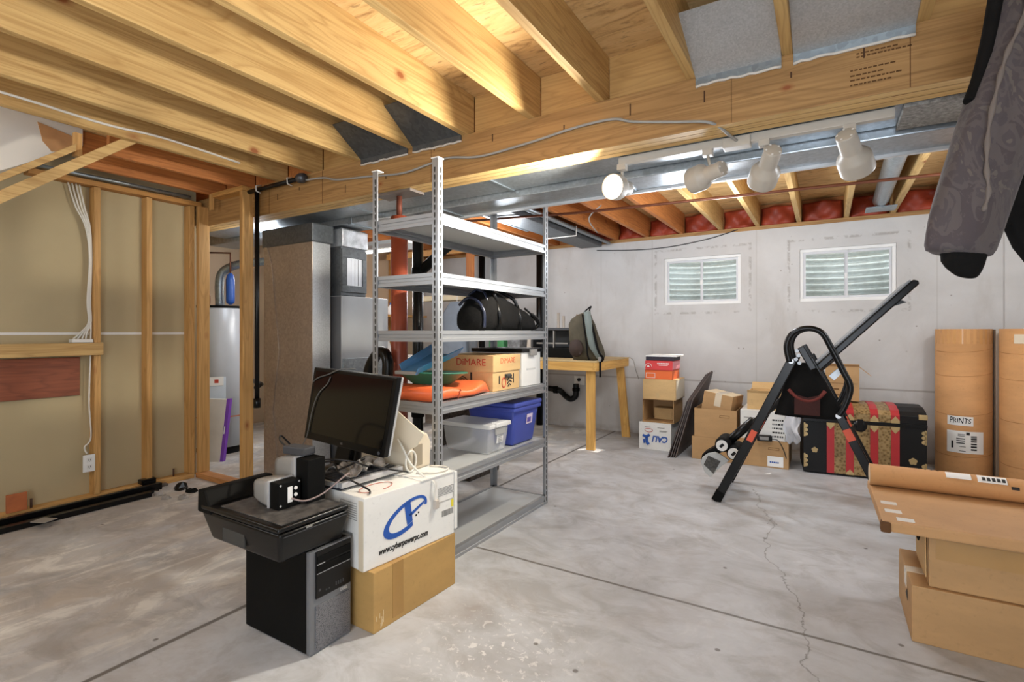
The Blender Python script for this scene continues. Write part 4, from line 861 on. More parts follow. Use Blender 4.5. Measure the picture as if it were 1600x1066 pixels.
solo('speckled_basket', MB().hexa([(-2.72, 3.32, 0), (-2.42, 3.32, 0), (-2.42, 3.75, 0), (-2.72, 3.75, 0)], [(-2.76, 3.29, .80), (-2.39, 3.29, .80), (-2.39, 3.78, .80), (-2.76, 3.78, .80)]), plain('black_speckled_weave', '3a332d', .9, 0, .9, 40), 'tall black speckled basket on the floor behind the shelf', 'basket', bevel=.01)
t = thing('white_crate', 'white crate with a black handle on the floor behind the lowest shelf', 'crate', (-2.75, 4.0, 0)); build('crate_body', MB().box(-2.95, -2.5, 4.0, 4.3, 0, .42), WHITE_PL, t, bevel=.008); build('handle', MB().box(-2.72, -2.66, 3.985, 4.0, .12, .34).box(-2.72, -2.60, 3.985, 4.0, .30, .34), BLACK, t, bevel=.004)

# ================================================================ old computer gear
t = thing('cardboard_box', 'golden brown cardboard box on the floor under the white printed box', 'box', (-1.525, 1.448, 0), -rad(2.2))
build('box_body', MB().box(-.42, 0, 0, .50, 0, .243), CARD_D, t, bevel=.004, local=True)
build('tape_strip', MB().box(-.422, .0012, .10, .16, .02, .2435), plain('faint_tape', 'a07a42', .4), t, local=True)
m = MB(); random.seed(5)
for k in range(9): y = random.uniform(.01, .05); m.box(.0, .001, y, y + .004, .01 + k * .006, .03 + k * .006)
build('scuff_print', m, plain('pale_scuffs', 'cdb48a', .8), t, local=True)
WB = thing('computer_box', 'white computer carton with a blue oval logo, stacked on the brown box', 'box', (-1.56, 1.43, .2445), -rad(6.1)); t = WB
build('box_body', MB().box(-.515, 0, 0, .512, 0, .292), CARD_W, t, bevel=.004, local=True)
build('top_flap', MB().box(-.505, .004, .30, .510, .292, .296), CARD_W, t, local=True); build('end_flap', MB().box(-.03, .004, .512, .528, .02, .29), CARD_W, t, local=True)
fr_ = ROOT[WB.name]; fo = lambda y, z, x=0.0: fr_ @ V3(x, y, z); xd = (fr_.to_3x3() @ V3(0, 1, 0)); zd = V3(0, 0, 1)
def oval(cy_, cz, a, b, th, n=48):
    out = []
    for k in range(n):
        u = 2 * PI * k / n; c, s = math.cos(u), math.sin(u)
        y, z = a * c, b * s; out.append((cy_ + y * math.cos(th) - z * math.sin(th), cz + y * math.sin(th) + z * math.cos(th)))
    return out
o1 = oval(.215, .162, .128, .060, rad(22)); o2 = oval(.222, .166, .106, .043, rad(22)); m = MB(); n = len(o1)
vs_ = [(.0004, p[0], p[1]) for p in o1] + [(.0004, p[0], p[1]) for p in o2] + [(.0016, p[0], p[1]) for p in o1] + [(.0016, p[0], p[1]) for p in o2]
fs_ = []
for k in range(n):
    if 37 <= k <= 44: continue      # gap in the ring at the lower end of the oval
    j = (k + 1) % n; fs_ += [(2 * n + k, 2 * n + j, 3 * n + j, 3 * n + k), (k, n + k, n + j, j), (k, j, 2 * n + j, 2 * n + k), (n + k, 3 * n + k, 3 * n + j, n + j)]
m.add(vs_, fs_)
m.prism([(.0004, .205, .213), (.0004, .238, .226), (.0004, .252, .135), (.0004, .222, .122)], (.0012, 0, 0))
m.prism([(.0004, .228, .165), (.0004, .318, .205), (.0004, .316, .192), (.0004, .240, .155)], (.0012, 0, 0))
lg = build('logo_print', m, BLUE, t, local=True, label='blue oval logo')
m = MB()
for (y, z) in ((.272, .152), (.286, .160)): m.cyl((.0004, y, z), (.0018, y, z), .0045, 10)
build('logo_dots', m, INK, lg, local=True)
writing('web_lettering', 'www.cyberpowerpc.com', .036, INK, t, fo(.205, .055), xd, zd, shear=.25, bold=.0012, width=.27)
m = MB()
for (z0, z1) in ((.205, .232), (.168, .198)):
    for (p, q, w, h) in ((.45, z0, .10, .002), (.45, z1, .10, .002)): m.box(.0004, .0014, .405, .505, q, q + .002)
    m.box(.0004, .0014, .405, .407, z0, z1); m.box(.0004, .0014, .503, .505, z0, z1)
for k in range(4): m.box(.0004, .0014, .412, .495, .211 + k * .005, .2125 + k * .005)
build('panel_print', m, GREY_INK, t, local=True)
m = MB()
y = .43
random.seed(2)
while y < .50: w = random.choice((.0015, .003, .004)); m.box(.0004, .0014, y, y + w, .098, .125); y += w + random.choice((.0015, .003))
build('barcode_print', m, GREY_INK, t, local=True)
m = MB().box(.0004, .0016, .49, .505, .13, .165); build('yellow_sticker', m, plain('yellow_sticker', 'd6c83c', .5), t, local=True)
m = MB()
for k in range(6): m.box(-.15, -.05, -.0014, -.0004, .205 + k * .009, .208 + k * .009)
for (z0, z1) in ((.195, .197), (.262, .264)): m.box(-.155, -.045, -.0014, -.0004, z0, z1)
m.box(-.155, -.153, -.0014, -.0004, .195, .264); m.box(-.047, -.045, -.0014, -.0004, .195, .264); m.box(-.14, -.075, -.0014, -.0004, .13, .14)
build('side_print', m, GREY_INK, t, local=True)
build('side_tape', MB().box(-.035, -.004, -.0015, 0, .0, .28), TAPE_C, t, local=True)

# tower
t = thing('computer_tower', 'black desktop computer tower standing on the floor', 'computer', (-1.82, 1.32, 0))
build('case', MB().box(-2.02, -1.638, 1.222, 1.415, .006, .383), BLACK_M, t, bevel=.004)
build('front_bezel', MB().box(-1.638, -1.618, 1.222, 1.415, .004, .384), plain('gunmetal_bezel', '75777a', .35, .4), t, bevel=.004)
bp = build('drive_panel', MB().box(-1.6185, -1.612, 1.247, 1.409, .205, .38), BLACK, t, bevel=.002)
build('drive_door', MB().box(-1.6122, -1.609, 1.25, 1.406, .335, .362), BLACK_M, bp, bevel=.002); build('drive_door', MB().box(-1.6122, -1.609, 1.25, 1.406, .30, .328), BLACK_M, bp, bevel=.002)
build('edge_highlight', MB().box(-1.6122, -1.6105, 1.25, 1.405, .2965, .2985).box(-1.6122, -1.6105, 1.25, 1.285, .330, .333), SILVER, bp)
m = MB()
for k in range(4): m.box(-1.612, -1.6105, 1.335 + k * .011, 1.339 + k * .011, .222, .236)
m.cyl((-1.612, 1.262, .235), (-1.6105, 1.262, .235), .005, 12).cyl((-1.612, 1.292, .225), (-1.6105, 1.292, .225), .003, 10).cyl((-1.612, 1.305, .225), (-1.6105, 1.305, .225), .003, 10)
build('port_buttons', m, DGREY, bp)
build('air_grille', MB().box(-1.6185, -1.614, 1.247, 1.407, .012, .178), GRILLE, t, bevel=.002)
build('base_foot', MB().box(-2.0, -1.96, 1.24, 1.40, 0, .006), BLACK, t); build('base_foot', MB().box(-1.69, -1.65, 1.24, 1.40, 0, .006), BLACK, t)
writing('lettering', 'DELL', .016, SILVER, t, (-1.6175, 1.378, .192), (0, 1, 0), (0, 0, 1), bold=.0006)
# all-in-one printer
t = thing('all_in_one_printer', 'black dusty all-in-one printer lying on the computer tower', 'printer', (-1.84, 1.26, .3845))
build('printer_body', MB().hexa([(-2.06, 1.11, .385), (-1.63, 1.11, .385), (-1.63, 1.384, .385), (-2.06, 1.384, .385)], [(-2.10, 1.085, .50), (-1.595, 1.085, .50), (-1.595, 1.392, .50), (-2.10, 1.392, .50)]), BLACK, t, bevel=.015, seg=3)
build('scanner_lid', MB().box(-2.095, -1.60, 1.083, 1.392, .502, .522), BLACK, t, bevel=.01, seg=3)
build('dusty_top', MB().box(-2.0, -1.62, 1.11, 1.375, .5215, .5245), plain('dusty_grey_top', '4a4744', .5, 0, .8, 26), t)
build('control_panel', MB().hexa([(-2.12, 1.083, .49), (-2.02, 1.083, .49), (-2.02, 1.392, .49), (-2.12, 1.392, .49)], [(-2.13, 1.09, .575), (-2.085, 1.09, .575), (-2.085, 1.384, .575), (-2.13, 1.384, .575)]), BLACK_M, t, bevel=.008)
build('seam_line', MB().box(-1.5945, -1.593, 1.10, 1.375, .487, .490), DGREY, t); build('badge', MB().box(-1.5942, -1.592, 1.19, 1.215, .493, .499), GREY_PL, t)
build('paper_slot', MB().box(-1.96, -1.82, 1.095, 1.10, .405, .48), HOLE, t)
# speakers
def speaker(x0, x1, y0, y1, z0, z1, label):
    t = thing('desk_speaker', label, 'speaker', ((x0 + x1) / 2, (y0 + y1) / 2, z0), group='old desk speakers')
    loops = []
    for k in range(7):
        u = k / 6; x = x0 + (x1 - x0) * .62 * u; s_ = .72 + .28 * math.sin(PI / 2 * u)
        cy_, cz = (y0 + y1) / 2, (z0 + z1) / 2; hy, hz = (y1 - y0) / 2 * s_, (z1 - z0) / 2 * s_
        loops.append([(x, cy_ + hy * (abs(math.cos(a)) ** .4) * (1 if math.cos(a) > 0 else -1), max(z0 + .001, cz + hz * (abs(math.sin(a)) ** .4) * (1 if math.sin(a) > 0 else -1))) for a in [2 * PI * j / 24 for j in range(24)]])
    build('front_shell', MB().loft(loops), GREY_PL, t)
    xs = x0 + (x1 - x0) * .62
    build('silver_band', MB().box(xs, xs + .012, y0, y1, z0 + .001, z1), SILVER, t, bevel=.003)
    bk = build('back_cabinet', MB().box(xs + .012, x1, y0 + .004, y1 - .004, z0 + .001, z1 - .004), BLACK_M, t, bevel=.004)
    return t, bk, x1, y0, y1, z0, z1
t, bk, x1, y0, y1, z0, z1 = speaker(-1.93, -1.755, 1.185, 1.29, .5245, .63, 'grey and black desk speaker lower of the pair, screws and sockets showing')
m = MB()
for (y, z) in ((1.198, .54), (1.198, .617), (1.278, .54), (1.278, .617)): m.cyl((x1, y, z), (x1 + .0015, y, z), .004, 10)
build('screw', m, SILVER, bk); m = MB().box(x1, x1 + .0015, 1.228, 1.248, .545, .605); build('socket_label', m, LABELW, bk)
m = MB().cyl((x1, 1.262, .595), (x1 + .004, 1.262, .595), .007, 12).cyl((x1, 1.262, .57), (x1 + .004, 1.262, .57), .007, 12); build('audio_socket', m, WHITE_PL, bk)
t, bk, x1, y0, y1, z0, z1 = speaker(-1.955, -1.73, 1.295, 1.385, .5245, .70, 'grey and black desk speaker on top of the other, black cloth side outward')
t = thing('power_adapter', 'dark grey power adapter lying on the upper speaker', 'adapter', (-1.84, 1.34, .701)); build('brick', MB().box(-1.90, -1.78, 1.31, 1.37, .7005, .733, rotz((-1.84, 1.34, 0), .12)), DGREY, t, bevel=.006)
build('lead', MB().tube(smooth_path([(-1.90, 1.335, .717), (-1.98, 1.35, .735), (-2.04, 1.40, .74), (-2.02, 1.46, .66), (-1.94, 1.50, .56)]), .004, 6), CABLE_B, t)
# monitor, standing a little crooked
t = thing('monitor', 'black flat monitor standing crooked on the white carton', 'monitor', (-1.9, 1.72, .537))
TL, TR, BR, BL = V3(-2.14, 1.645, 1.026), V3(-1.56, 1.615, 1.004), V3(-1.632, 1.605, .652), V3(-2.208, 1.635, .674)
def mq(u, v, off=0.0):
    a = TL.lerp(TR, u); b = BL.lerp(BR, u); p = b.lerp(a, v); return p + V3(.05 * off, off, 0)
m = MB().hexa([mq(0, 0), mq(1, 0), mq(1, 1), mq(0, 1)], [mq(0, 0, .028), mq(1, 0, .028), mq(1, 1, .028), mq(0, 1, .028)]); build('bezel', m, BLACK, t, bevel=.004)
m = MB().hexa([mq(.035, .10, -.0015), mq(.965, .10, -.0015), mq(.965, .955, -.0015), mq(.035, .955, -.0015)], [mq(.035, .10, .002), mq(.965, .10, .002), mq(.965, .955, .002), mq(.035, .955, .002)]); build('screen', m, SCREEN, t)
m = MB().hexa([mq(.0, .0, .0285), mq(1, 0, .0285), mq(1, 1, .0285), mq(0, 1, .0285)], [mq(.0, .01, .04), mq(1.0, .01, .04), mq(1.0, .99, .04), mq(0, .99, .04)]); build('back_shell', m, plain('pale_grey_monitor_shell', 'b9b8b5', .4), t, bevel=.003)
build('stand_neck', MB().hexa([(-2.03, 1.665, .56), (-1.93, 1.665, .56), (-1.93, 1.70, .56), (-2.03, 1.70, .56)], [(-1.96, 1.672, .82), (-1.86, 1.672, .82), (-1.86, 1.69, .82), (-1.96, 1.69, .82)]), BLACK, t, bevel=.006)
build('stand_base', MB().lathe([(.06, 0), (.07, .006), (.066, .018), (.03, .024)], 30, Matrix.Translation((-1.995, 1.675, .539))), BLACK, t)
m = MB(); p = mq(.945, .05, -.002); m.cyl(p, p + V3(0, -.002, 0), .008, 14); build('power_button', m, DGREY, t)
writing('logo_lettering', 'LG', .014, GREY_PL, t, mq(.5, .05, -.001), TR - TL, V3(0, 0, 1))
pts = [mq(.02, .80, -.004), mq(.10, .87, -.010), mq(.22, .93, -.012), mq(.32, 1.0, -.008), mq(.36, 1.02, .01), mq(.42, 1.02, .05)]
solo('monitor_cable', MB().tube(smooth_path(pts), .0028, 6), plain('dark_grey_cable', '5b5955', .5), 'thin grey cable draped over the top corner of the monitor', 'cable')
pts = [mq(.245, .90, -.006), mq(.22, .80, -.008), mq(.13, .66, -.008), mq(.09, .50, -.008), mq(.07, .30, -.008), mq(.06, .05, -.01), mq(.05, -.12, -.03)]
solo('monitor_cable', MB().tube(smooth_path(pts), .0024, 6), plain('dark_grey_cable', '5b5955', .5), 'thin cable hanging down the face of the monitor', 'cable')
# keyboard, pad, film bag
KM = rotz((-1.80, 1.66, 0), -.06)
solo('dark_folder', MB().box(-1.88, -1.735, 1.445, 1.75, .5375, .549, rotz((-1.8, 1.6, 0), .08)), plain('navy_folder', '23262f', .5), 'dark folder sticking out under the keyboard', 'folder', bevel=.002)
t = thing('keyboard', 'black keyboard with a silver front edge on the white carton', 'keyboard', (-1.80, 1.66, .55))
build('keyboard_base', MB().box(-1.90, -1.705, 1.45, 1.785, .5495, .570, KM), BLACK, t, bevel=.004); build('silver_edge', MB().box(-1.716, -1.690, 1.448, 1.787, .5497, .574, KM).box(-1.90, -1.716, 1.442, 1.452, .5497, .572, KM), SILVER, t, bevel=.004)
m = MB()
for i in range(16):
    for j in range(6): m.box(-1.892 + j * .028, -1.869 + j * .028, 1.458 + i * .0195, 1.474 + i * .0195, .5702, .5765, KM)
build('key', m, DGREY, t)
random.seed(9)
def film(u, v): return (-1.885 + .16 * u + .02 * math.sin(7 * v), 1.50 + .24 * v + .02 * math.sin(5 * u), .582 + .028 * abs(math.sin(6 * u + 4 * v) * math.cos(9 * v - 3 * u)) + .01 * math.sin(17 * u * v + 3) * math.sin(PI * u))
solo('film_bag', MB().grid(film, 26, 30), plain('crinkled_grey_film', 'a5a29e', .2, .35, .5, 30, bump=.9), 'crinkled grey plastic film bag lying over the keyboard', 'bag', solid=.002)
CB = [[(-2.0, 1.46, .545), (-1.95, 1.46, .62), (-1.86, 1.50, .64), (-1.78, 1.56, .63), (-1.74, 1.62, .60), (-1.80, 1.70, .60)],
      [(-2.02, 1.47, .55), (-1.90, 1.455, .60), (-1.84, 1.47, .585), (-1.80, 1.60, .612), (-1.86, 1.72, .60)],
      [(-1.98, 1.50, .60), (-1.86, 1.52, .625), (-1.75, 1.47, .60), (-1.68, 1.49, .57), (-1.61, 1.50, .548), (-1.575, 1.475, .545)],
      [(-1.66, 1.79, .545), (-1.65, 1.75, .56), (-1.66, 1.70, .575), (-1.70, 1.66, .59), (-1.78, 1.64, .60)]]
for i, p in enumerate(CB): solo('black_cable', MB().tube(smooth_path(p), .004, 6), CABLE_B, ('black lead arching from the adapter over the film bag', 'black lead lying low in front of the monitor foot', 'black lead ending in a plug at the carton edge', 'black lead curling beside the keyboard end')[i], 'cable', 'loose black leads on the carton')
solo('speaker_wire', MB().tube(smooth_path([(-1.75, 1.24, .56), (-1.72, 1.28, .545), (-1.70, 1.35, .56), (-1.66, 1.43, .62), (-1.70, 1.48, .60)]), .0035, 6), plain('grey_pink_wire', '8f7d78', .5), 'thin grey speaker wire rising from the lower speaker to the keyboard', 'wire')
c = V3(-1.63, 1.56, .5395); solo('red_wire_loop', MB().tube([c + V3(.045 * math.cos(a), .085 * math.sin(a), 0) for a in [2 * PI * k / 24 for k in range(22)]], .002, 6), plain('faded_red_wire', 'c58a7c', .6), 'thin faded red wire loop lying on the white carton', 'wire')
# beige printer
t = thing('inkjet_printer', 'aged beige inkjet printer at the back of the white carton', 'printer', (-1.80, 1.88, .541))
m = MB(); prof = [(1.80, .5415), (1.955, .5415), (1.96, .655), (1.935, .70), (1.88, .728), (1.83, .722), (1.805, .66)]
m.hexa([(-1.99, y, z) for y, z in prof], [(-1.665, y, z) for y, z in prof]); build('printer_body', m, BEIGE, t, bevel=.012, seg=3)
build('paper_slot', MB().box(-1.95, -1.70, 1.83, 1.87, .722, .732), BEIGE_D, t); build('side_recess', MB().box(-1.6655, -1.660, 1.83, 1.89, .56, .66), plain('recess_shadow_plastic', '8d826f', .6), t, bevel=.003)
build('paper_support', MB().prism([(-1.86, 1.792, .63), (-1.70, 1.792, .63), (-1.605, 1.785, .672), (-1.552, 1.775, .735), (-1.713, 1.755, .842), (-1.86, 1.752, .86)], (0, .006, 0)), BEIGE, t, bevel=.002)
pts = [(-1.70, 1.765, .70), (-1.655, 1.75, .665), (-1.62, 1.76, .60), (-1.56, 1.775, .55), (-1.512, 1.80, .515), (-1.515, 1.80, .46), (-1.515, 1.81, .43)]
t = thing('white_lead', 'white cord running over the carton edge to a small plug', 'cord', (-1.6, 1.77, .545)); build('cord', MB().tube(smooth_path(pts), .0045, 8), CABLE_W, t); build('plug', MB().box(-1.52, -1.502, 1.80, 1.825, .395, .435), plain('dusty_plug', 'b3aaa0', .5), t, bevel=.004)
build('coil', MB().tube([V3(-1.652, 1.80 + .035 * math.cos(a), .595 + .048 * math.sin(a)) for a in [2 * PI * k / 24 for k in range(24)]], .0045, 8, True), CABLE_W, t)
solo('pale_lead', MB().tube(smooth_path([(-1.65, 1.93, .545), (-1.58, 1.95, .548), (-1.53, 1.92, .548), (-1.55, 1.84, .547), (-1.62, 1.80, .546)]), .004, 6), CABLE_W, 'pale cord looped flat on the far corner of the carton', 'cord')
solo('vacuum_hose', MB().tube(smooth_path([(-2.55, 2.22, .03), (-2.52, 2.26, .5), (-2.47, 2.29, .90), (-2.42, 2.3, 1.03), (-2.35, 2.3, 1.075), (-2.295, 2.29, 1.03), (-2.285, 2.28, .90), (-2.29, 2.26, .5), (-2.28, 2.20, .03)], 8), .034, 14), BLACK, 'thick black hose arching up behind the monitor', 'hose')

# ================================================================ workbench and things on it
t = thing('workbench', 'rough yellow pine workbench against the concrete wall', 'workbench', (-2.9, 5.3, 0))
build('bench_top', MB().box(-3.60, -1.945, 4.80, 5.80, .892, .905), plain('worn_bench_ply', 'bfa678', .7, 0, .12, 4), t, bevel=.002)
build('front_apron', MB().box(-3.60, -1.985, 4.80, 4.838, .803, .891), BENCH, t, bevel=.003)
build('side_apron', MB().box(-1.985, -1.947, 4.80, 5.79, .803, .891), BENCH_Y, t, bevel=.003)
build('rear_apron', MB().box(-3.60, -1.986, 5.752, 5.79, .803, .891), BENCH, t, bevel=.003)
build('leg', MB().box(-2.075, -1.986, 4.84, 4.878, 0, .802), BENCH_Z, t, bevel=.003); build('leg', MB().box(-3.58, -3.492, 4.84, 4.878, 0, .802), BENCH_Z, t, bevel=.003)
build('leg', MB().hexa([(-1.985, 5.66, 0), (-1.895, 5.66, 0), (-1.895, 5.698, 0), (-1.985, 5.698, 0)], [(-2.075, 5.71, .802), (-1.987, 5.71, .802), (-1.987, 5.748, .802), (-2.075, 5.748, .802)]), BENCH_Z, t, bevel=.003)
build('leg', MB().box(-3.58, -3.492, 5.71, 5.748, 0, .802), BENCH_Z, t, bevel=.003)
t = thing('backpack', 'olive and grey backpack slumped on the end of the workbench', 'backpack', (-2.15, 5.05, .905))
prof = [(.906, -2.275, -1.985, .13), (.95, -2.285, -1.965, .14), (1.03, -2.30, -1.985, .145), (1.12, -2.315, -2.02, .14), (1.20, -2.325, -2.05, .13), (1.28, -2.335, -2.075, .115), (1.33, -2.31, -2.095, .09), (1.37, -2.25, -2.105, .065), (1.40, -2.185, -2.12, .03)]
loops = []
for z, a, b, dy in prof:
    lp = []
    for j in range(24):
        an = 2 * PI * j / 24; c, s = math.cos(an), math.sin(an)
        lp.append(((a + b) / 2 + (b - a) / 2 * abs(c) ** .6 * (1 if c > 0 else -1), 5.03 + dy * abs(s) ** .6 * (1 if s > 0 else -1) + .008 * math.sin(9 * z * 6 + j), z + .004 * math.sin(j * 2.1)))
    loops.append(lp)
build('pack_body', MB().loft(loops), OLIVE, t)
st = [(-2.105, 4.93, 1.405), (-2.07, 4.885, 1.30), (-2.045, 4.87, 1.18), (-2.015, 4.87, 1.05), (-1.965, 4.88, .97), (-1.945, 4.90, .925)]
m = MB()
for k, p in enumerate(smooth_path(st)): pass
pp = smooth_path(st); m.loft([[(p.x - .035, p.y - .006, p.z), (p.x + .035, p.y - .006, p.z + .012), (p.x + .035, p.y + .012, p.z + .012), (p.x - .035, p.y + .012, p.z)] for p in pp])
build('back_pad', m, GREYGREEN, t)
build('shoulder_strap', MB().tube(smooth_path([(-2.09, 4.93, 1.37), (-2.02, 4.88, 1.24), (-1.985, 4.87, 1.12), (-1.95, 4.87, 1.0), (-1.915, 4.90, .93), (-1.93, 4.87, .90)]), .013, 8), BLACK_FAB, t)
build('strap_piping', MB().tube(smooth_path([(-2.14, 4.90, 1.38), (-2.11, 4.875, 1.25), (-2.085, 4.87, 1.1), (-2.07, 4.87, .96), (-2.06, 4.89, .91)]), .009, 8), BLACK_FAB, t)
build('front_pocket', MB().loft([[(-2.20 + .075 * math.cos(a), 4.89 - .03 * q, 1.03 + .09 * math.sin(a)) for a in [2 * PI * k / 16 for k in range(16)]] for q in (0, 1)]), plain('brown_pocket_fabric', '3a2a22', .8, 0, .2), t)
build('carry_loop', MB().tube(smooth_path([(-2.185, 5.03, 1.395), (-2.15, 5.03, 1.43), (-2.10, 5.03, 1.465), (-2.112, 5.03, 1.44), (-2.125, 5.03, 1.39)]), .008, 8), BLACK_FAB, t)
build('buckle_strap', MB().box(-1.945, -1.935, 4.87, 4.90, .74, .91), BLACK_FAB, t)
build('buckle', MB().box(-1.955, -1.925, 4.86, 4.885, .90, .945), GREY_PL, t, bevel=.004)
t = thing('tool_case', 'black open tool case on the workbench behind the backpack', 'case', (-2.7, 5.35, .905))
build('case_shell', MB().box(-2.95, -2.40, 5.25, 5.50, .906, 1.02), BLACK_M, t, bevel=.008)
build('case_lid', MB().box(-2.95, -2.40, 5.46, 5.52, 1.02, 1.24), DGREY, t, bevel=.008)
m = MB().box(-2.95, -2.92, 5.25, 5.46, 1.02, 1.24).box(-2.43, -2.40, 5.25, 5.46, 1.02, 1.24).box(-2.95, -2.40, 5.25, 5.52, 1.215, 1.245); build('case_frame', m, DGREY, t, bevel=.004)
build('inner_tray', MB().box(-2.88, -2.48, 5.27, 5.30, 1.06, 1.075).box(-2.66, -2.645, 5.255, 5.29, 1.02, 1.21), GREY_PL, t)
for i, (x, h) in enumerate(((-2.77, .17), (-2.70, .13), (-2.52, .15))):
    solo('metal_rod', MB().cyl((x, 5.62, .9055), (x, 5.62, 1.26 + h), .017, 12), plain('dusty_rod', 'b0a79b', .5, .2), ('tallest grey rod', 'shortest grey rod', 'grey rod close to the backpack')[i] + ' standing behind the tool case', 'rod', 'rods behind the tool case')
solo('green_bag', MB().hexa([(-3.58, 5.30, .906), (-3.36, 5.30, .906), (-3.36, 5.45, .906), (-3.58, 5.45, .906)], [(-3.60, 5.34, 1.17), (-3.38, 5.34, 1.18), (-3.38, 5.41, 1.18), (-3.60, 5.41, 1.17)]), plain('green_white_bag', '4f9460', .5, 0, .35, 14), 'green packet on the workbench seen below the duffel shelf', 'packet', bevel=.01)
solo('striped_box', MB().box(-3.30, -3.13, 5.30, 5.5, .906, 1.17), plain('grey_striped_box', '777a7d', .6, 0, .5, 25), 'grey patterned box on the workbench beside the green packet', 'box', bevel=.004)
solo('cloth_bundle', MB().hexa([(-3.08, 5.35, .906), (-2.98, 5.35, .906), (-2.98, 5.6, .906), (-3.08, 5.6, .906)], [(-3.07, 5.38, 1.15), (-2.99, 5.38, 1.17), (-2.99, 5.57, 1.17), (-3.07, 5.57, 1.15)]), plain('pale_cloth', 'cfc4b6', .9, 0, .12, 8), 'pale folded cloth on the workbench beside the tool case', 'cloth', bevel=.02, seg=3)
t = thing('drain_trap', 'black plastic drain trap under the workbench', 'pipe', (-2.8, 5.9, .35))
build('trap_pipe', MB().tube(smooth_path([(-3.108, 5.84, .485), (-3.0, 5.83, .478), (-2.86, 5.80, .47), (-2.82, 5.82, .44), (-2.80, 5.88, .39), (-2.73, 5.88, .355), (-2.665, 5.88, .39), (-2.655, 5.88, .45), (-2.655, 5.88, .55)]), .036, 14), BLACK, t)
build('coupling', MB().cyl((-2.655, 5.88, .46), (-2.655, 5.88, .50), .046, 16).cyl((-2.92, 5.79, .47), (-2.87, 5.80, .47), .046, 16), BLACK_M, t)
t = thing('wall_box', 'small white supply box on the wall under the workbench', 'box', (-2.63, 5.93, .53)); build('box_shell', MB().box(-2.70, -2.56, 5.925, 5.949, .535, .645), WHITE_PL, t, bevel=.003)
build('valve', MB().cyl((-2.63, 5.925, .60), (-2.63, 5.905, .60), .022, 12), BLACK, t)
solo('white_strap', MB().tube(smooth_path([(-1.93, 5.78, .90), (-1.88, 5.75, .87), (-1.85, 5.75, .76), (-1.82, 5.76, .66)]), .006, 6), CABLE_G, 'pale cord end hanging at the far corner of the workbench', 'cord')

# ================================================================ box stack by the bench
t = thing('fruit_box', 'white fruit carton with upside-down blue lettering, bottom of the stack', 'box', (-1.47, 5.4, 0))
build('box_body', MB().box(-1.64, -1.315, 5.20, 5.62, 0, .274), CARD_W, t, bevel=.003)
writing('blue_lettering', 'CALI', .085, BLUE, t, (-1.42, 5.199, .115), (-1, 0, 0), (0, 0, -1), shear=.25, bold=.003, width=.16)
m = MB().tube(smooth_path([(-1.60, 5.199, .14), (-1.565, 5.199, .13), (-1.53, 5.199, .15)]), .014, 6).tube(smooth_path([(-1.56, 5.199, .12), (-1.56, 5.199, .08), (-1.54, 5.199, .05)]), .017, 6).tube([(-1.59, 5.199, .10), (-1.585, 5.199, .06)], .01, 6)
build('emblem_print', m, BLUE, t)
m = MB().tube([(-1.54 + .04 * math.cos(a), 5.1995, .195 + .018 * math.sin(a)) for a in [2 * PI * k / 20 for k in range(20)]], .003, 6, True); build('ring_print', m, RED_INK, t)
m = MB()
for (x0, x1, z) in ((-1.43, -1.35, .195), (-1.43, -1.36, .187), (-1.58, -1.52, .225), (-1.45, -1.38, .225)): m.box(x0, x1, 5.1985, 5.1998, z, z + .006)
build('line_print', m, GREY_INK, t)
t = thing('open_carton', 'open brown carton lying on its side in the box stack', 'box', (-1.45, 5.4, .275)); a, b, z0, z1 = -1.61, -1.295, .2755, .512
build('carton_shell', MB().box(a, b, 5.22, 5.60, z0, z0 + .006).box(a, b, 5.22, 5.60, z1 - .006, z1).box(a, a + .006, 5.22, 5.60, z0 + .006, z1 - .006).box(b - .006, b, 5.22, 5.60, z0 + .006, z1 - .006).box(a + .006, b - .006, 5.594, 5.60, z0 + .006, z1 - .006), CARD, t)
solo('small_carton', MB().box(-1.545, -1.31, 5.42, 5.585, .2825, .40), CARD_L, 'small brown carton inside the open carton', 'box', bevel=.003)
t = thing('cardboard_box', 'closed tan cardboard box above the open carton', 'box', (-1.44, 5.4, .513)); build('box_body', MB().box(-1.60, -1.27, 5.20, 5.58, .5135, .717), CARD_L, t, bevel=.003)
build('tape_patch', MB().box(-1.47, -1.43, 5.1985, 5.2, .53, .58), TAPE, t); build('pale_side', MB().box(-1.27, -1.268, 5.22, 5.57, .52, .71), plain('peeled_card', 'd8cbb5', .8), t)
t = thing('shoebox', 'orange shoebox in the stack, white square printed on it', 'box', (-1.44, 5.38, .718)); build('box_body', MB().box(-1.585, -1.31, 5.22, 5.52, .7175, .81), SHOE_O, t, bevel=.003)
m = MB()
for (x0, x1, z0, z1) in ((-1.575, -1.48, .775, .779), (-1.575, -1.48, .728, .732), (-1.575, -1.571, .728, .779), (-1.484, -1.48, .728, .779)): m.box(x0, x1, 5.2185, 5.2198, z0, z1)
build('line_print', m, LABELW, t)
t = thing('shoebox', 'red shoebox with white print on top of the stack', 'box', (-1.44, 5.38, .811)); build('box_body', MB().box(-1.58, -1.305, 5.21, 5.52, .8105, .905), SHOE_R, t, bevel=.003)
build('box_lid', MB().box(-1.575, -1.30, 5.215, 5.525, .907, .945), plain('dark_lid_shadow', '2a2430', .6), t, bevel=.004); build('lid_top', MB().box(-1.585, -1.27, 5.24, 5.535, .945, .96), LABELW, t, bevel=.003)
build('side_panel', MB().box(-1.305, -1.302, 5.22, 5.51, .82, .90), plain('pink_side', 'e08a90', .5), t)
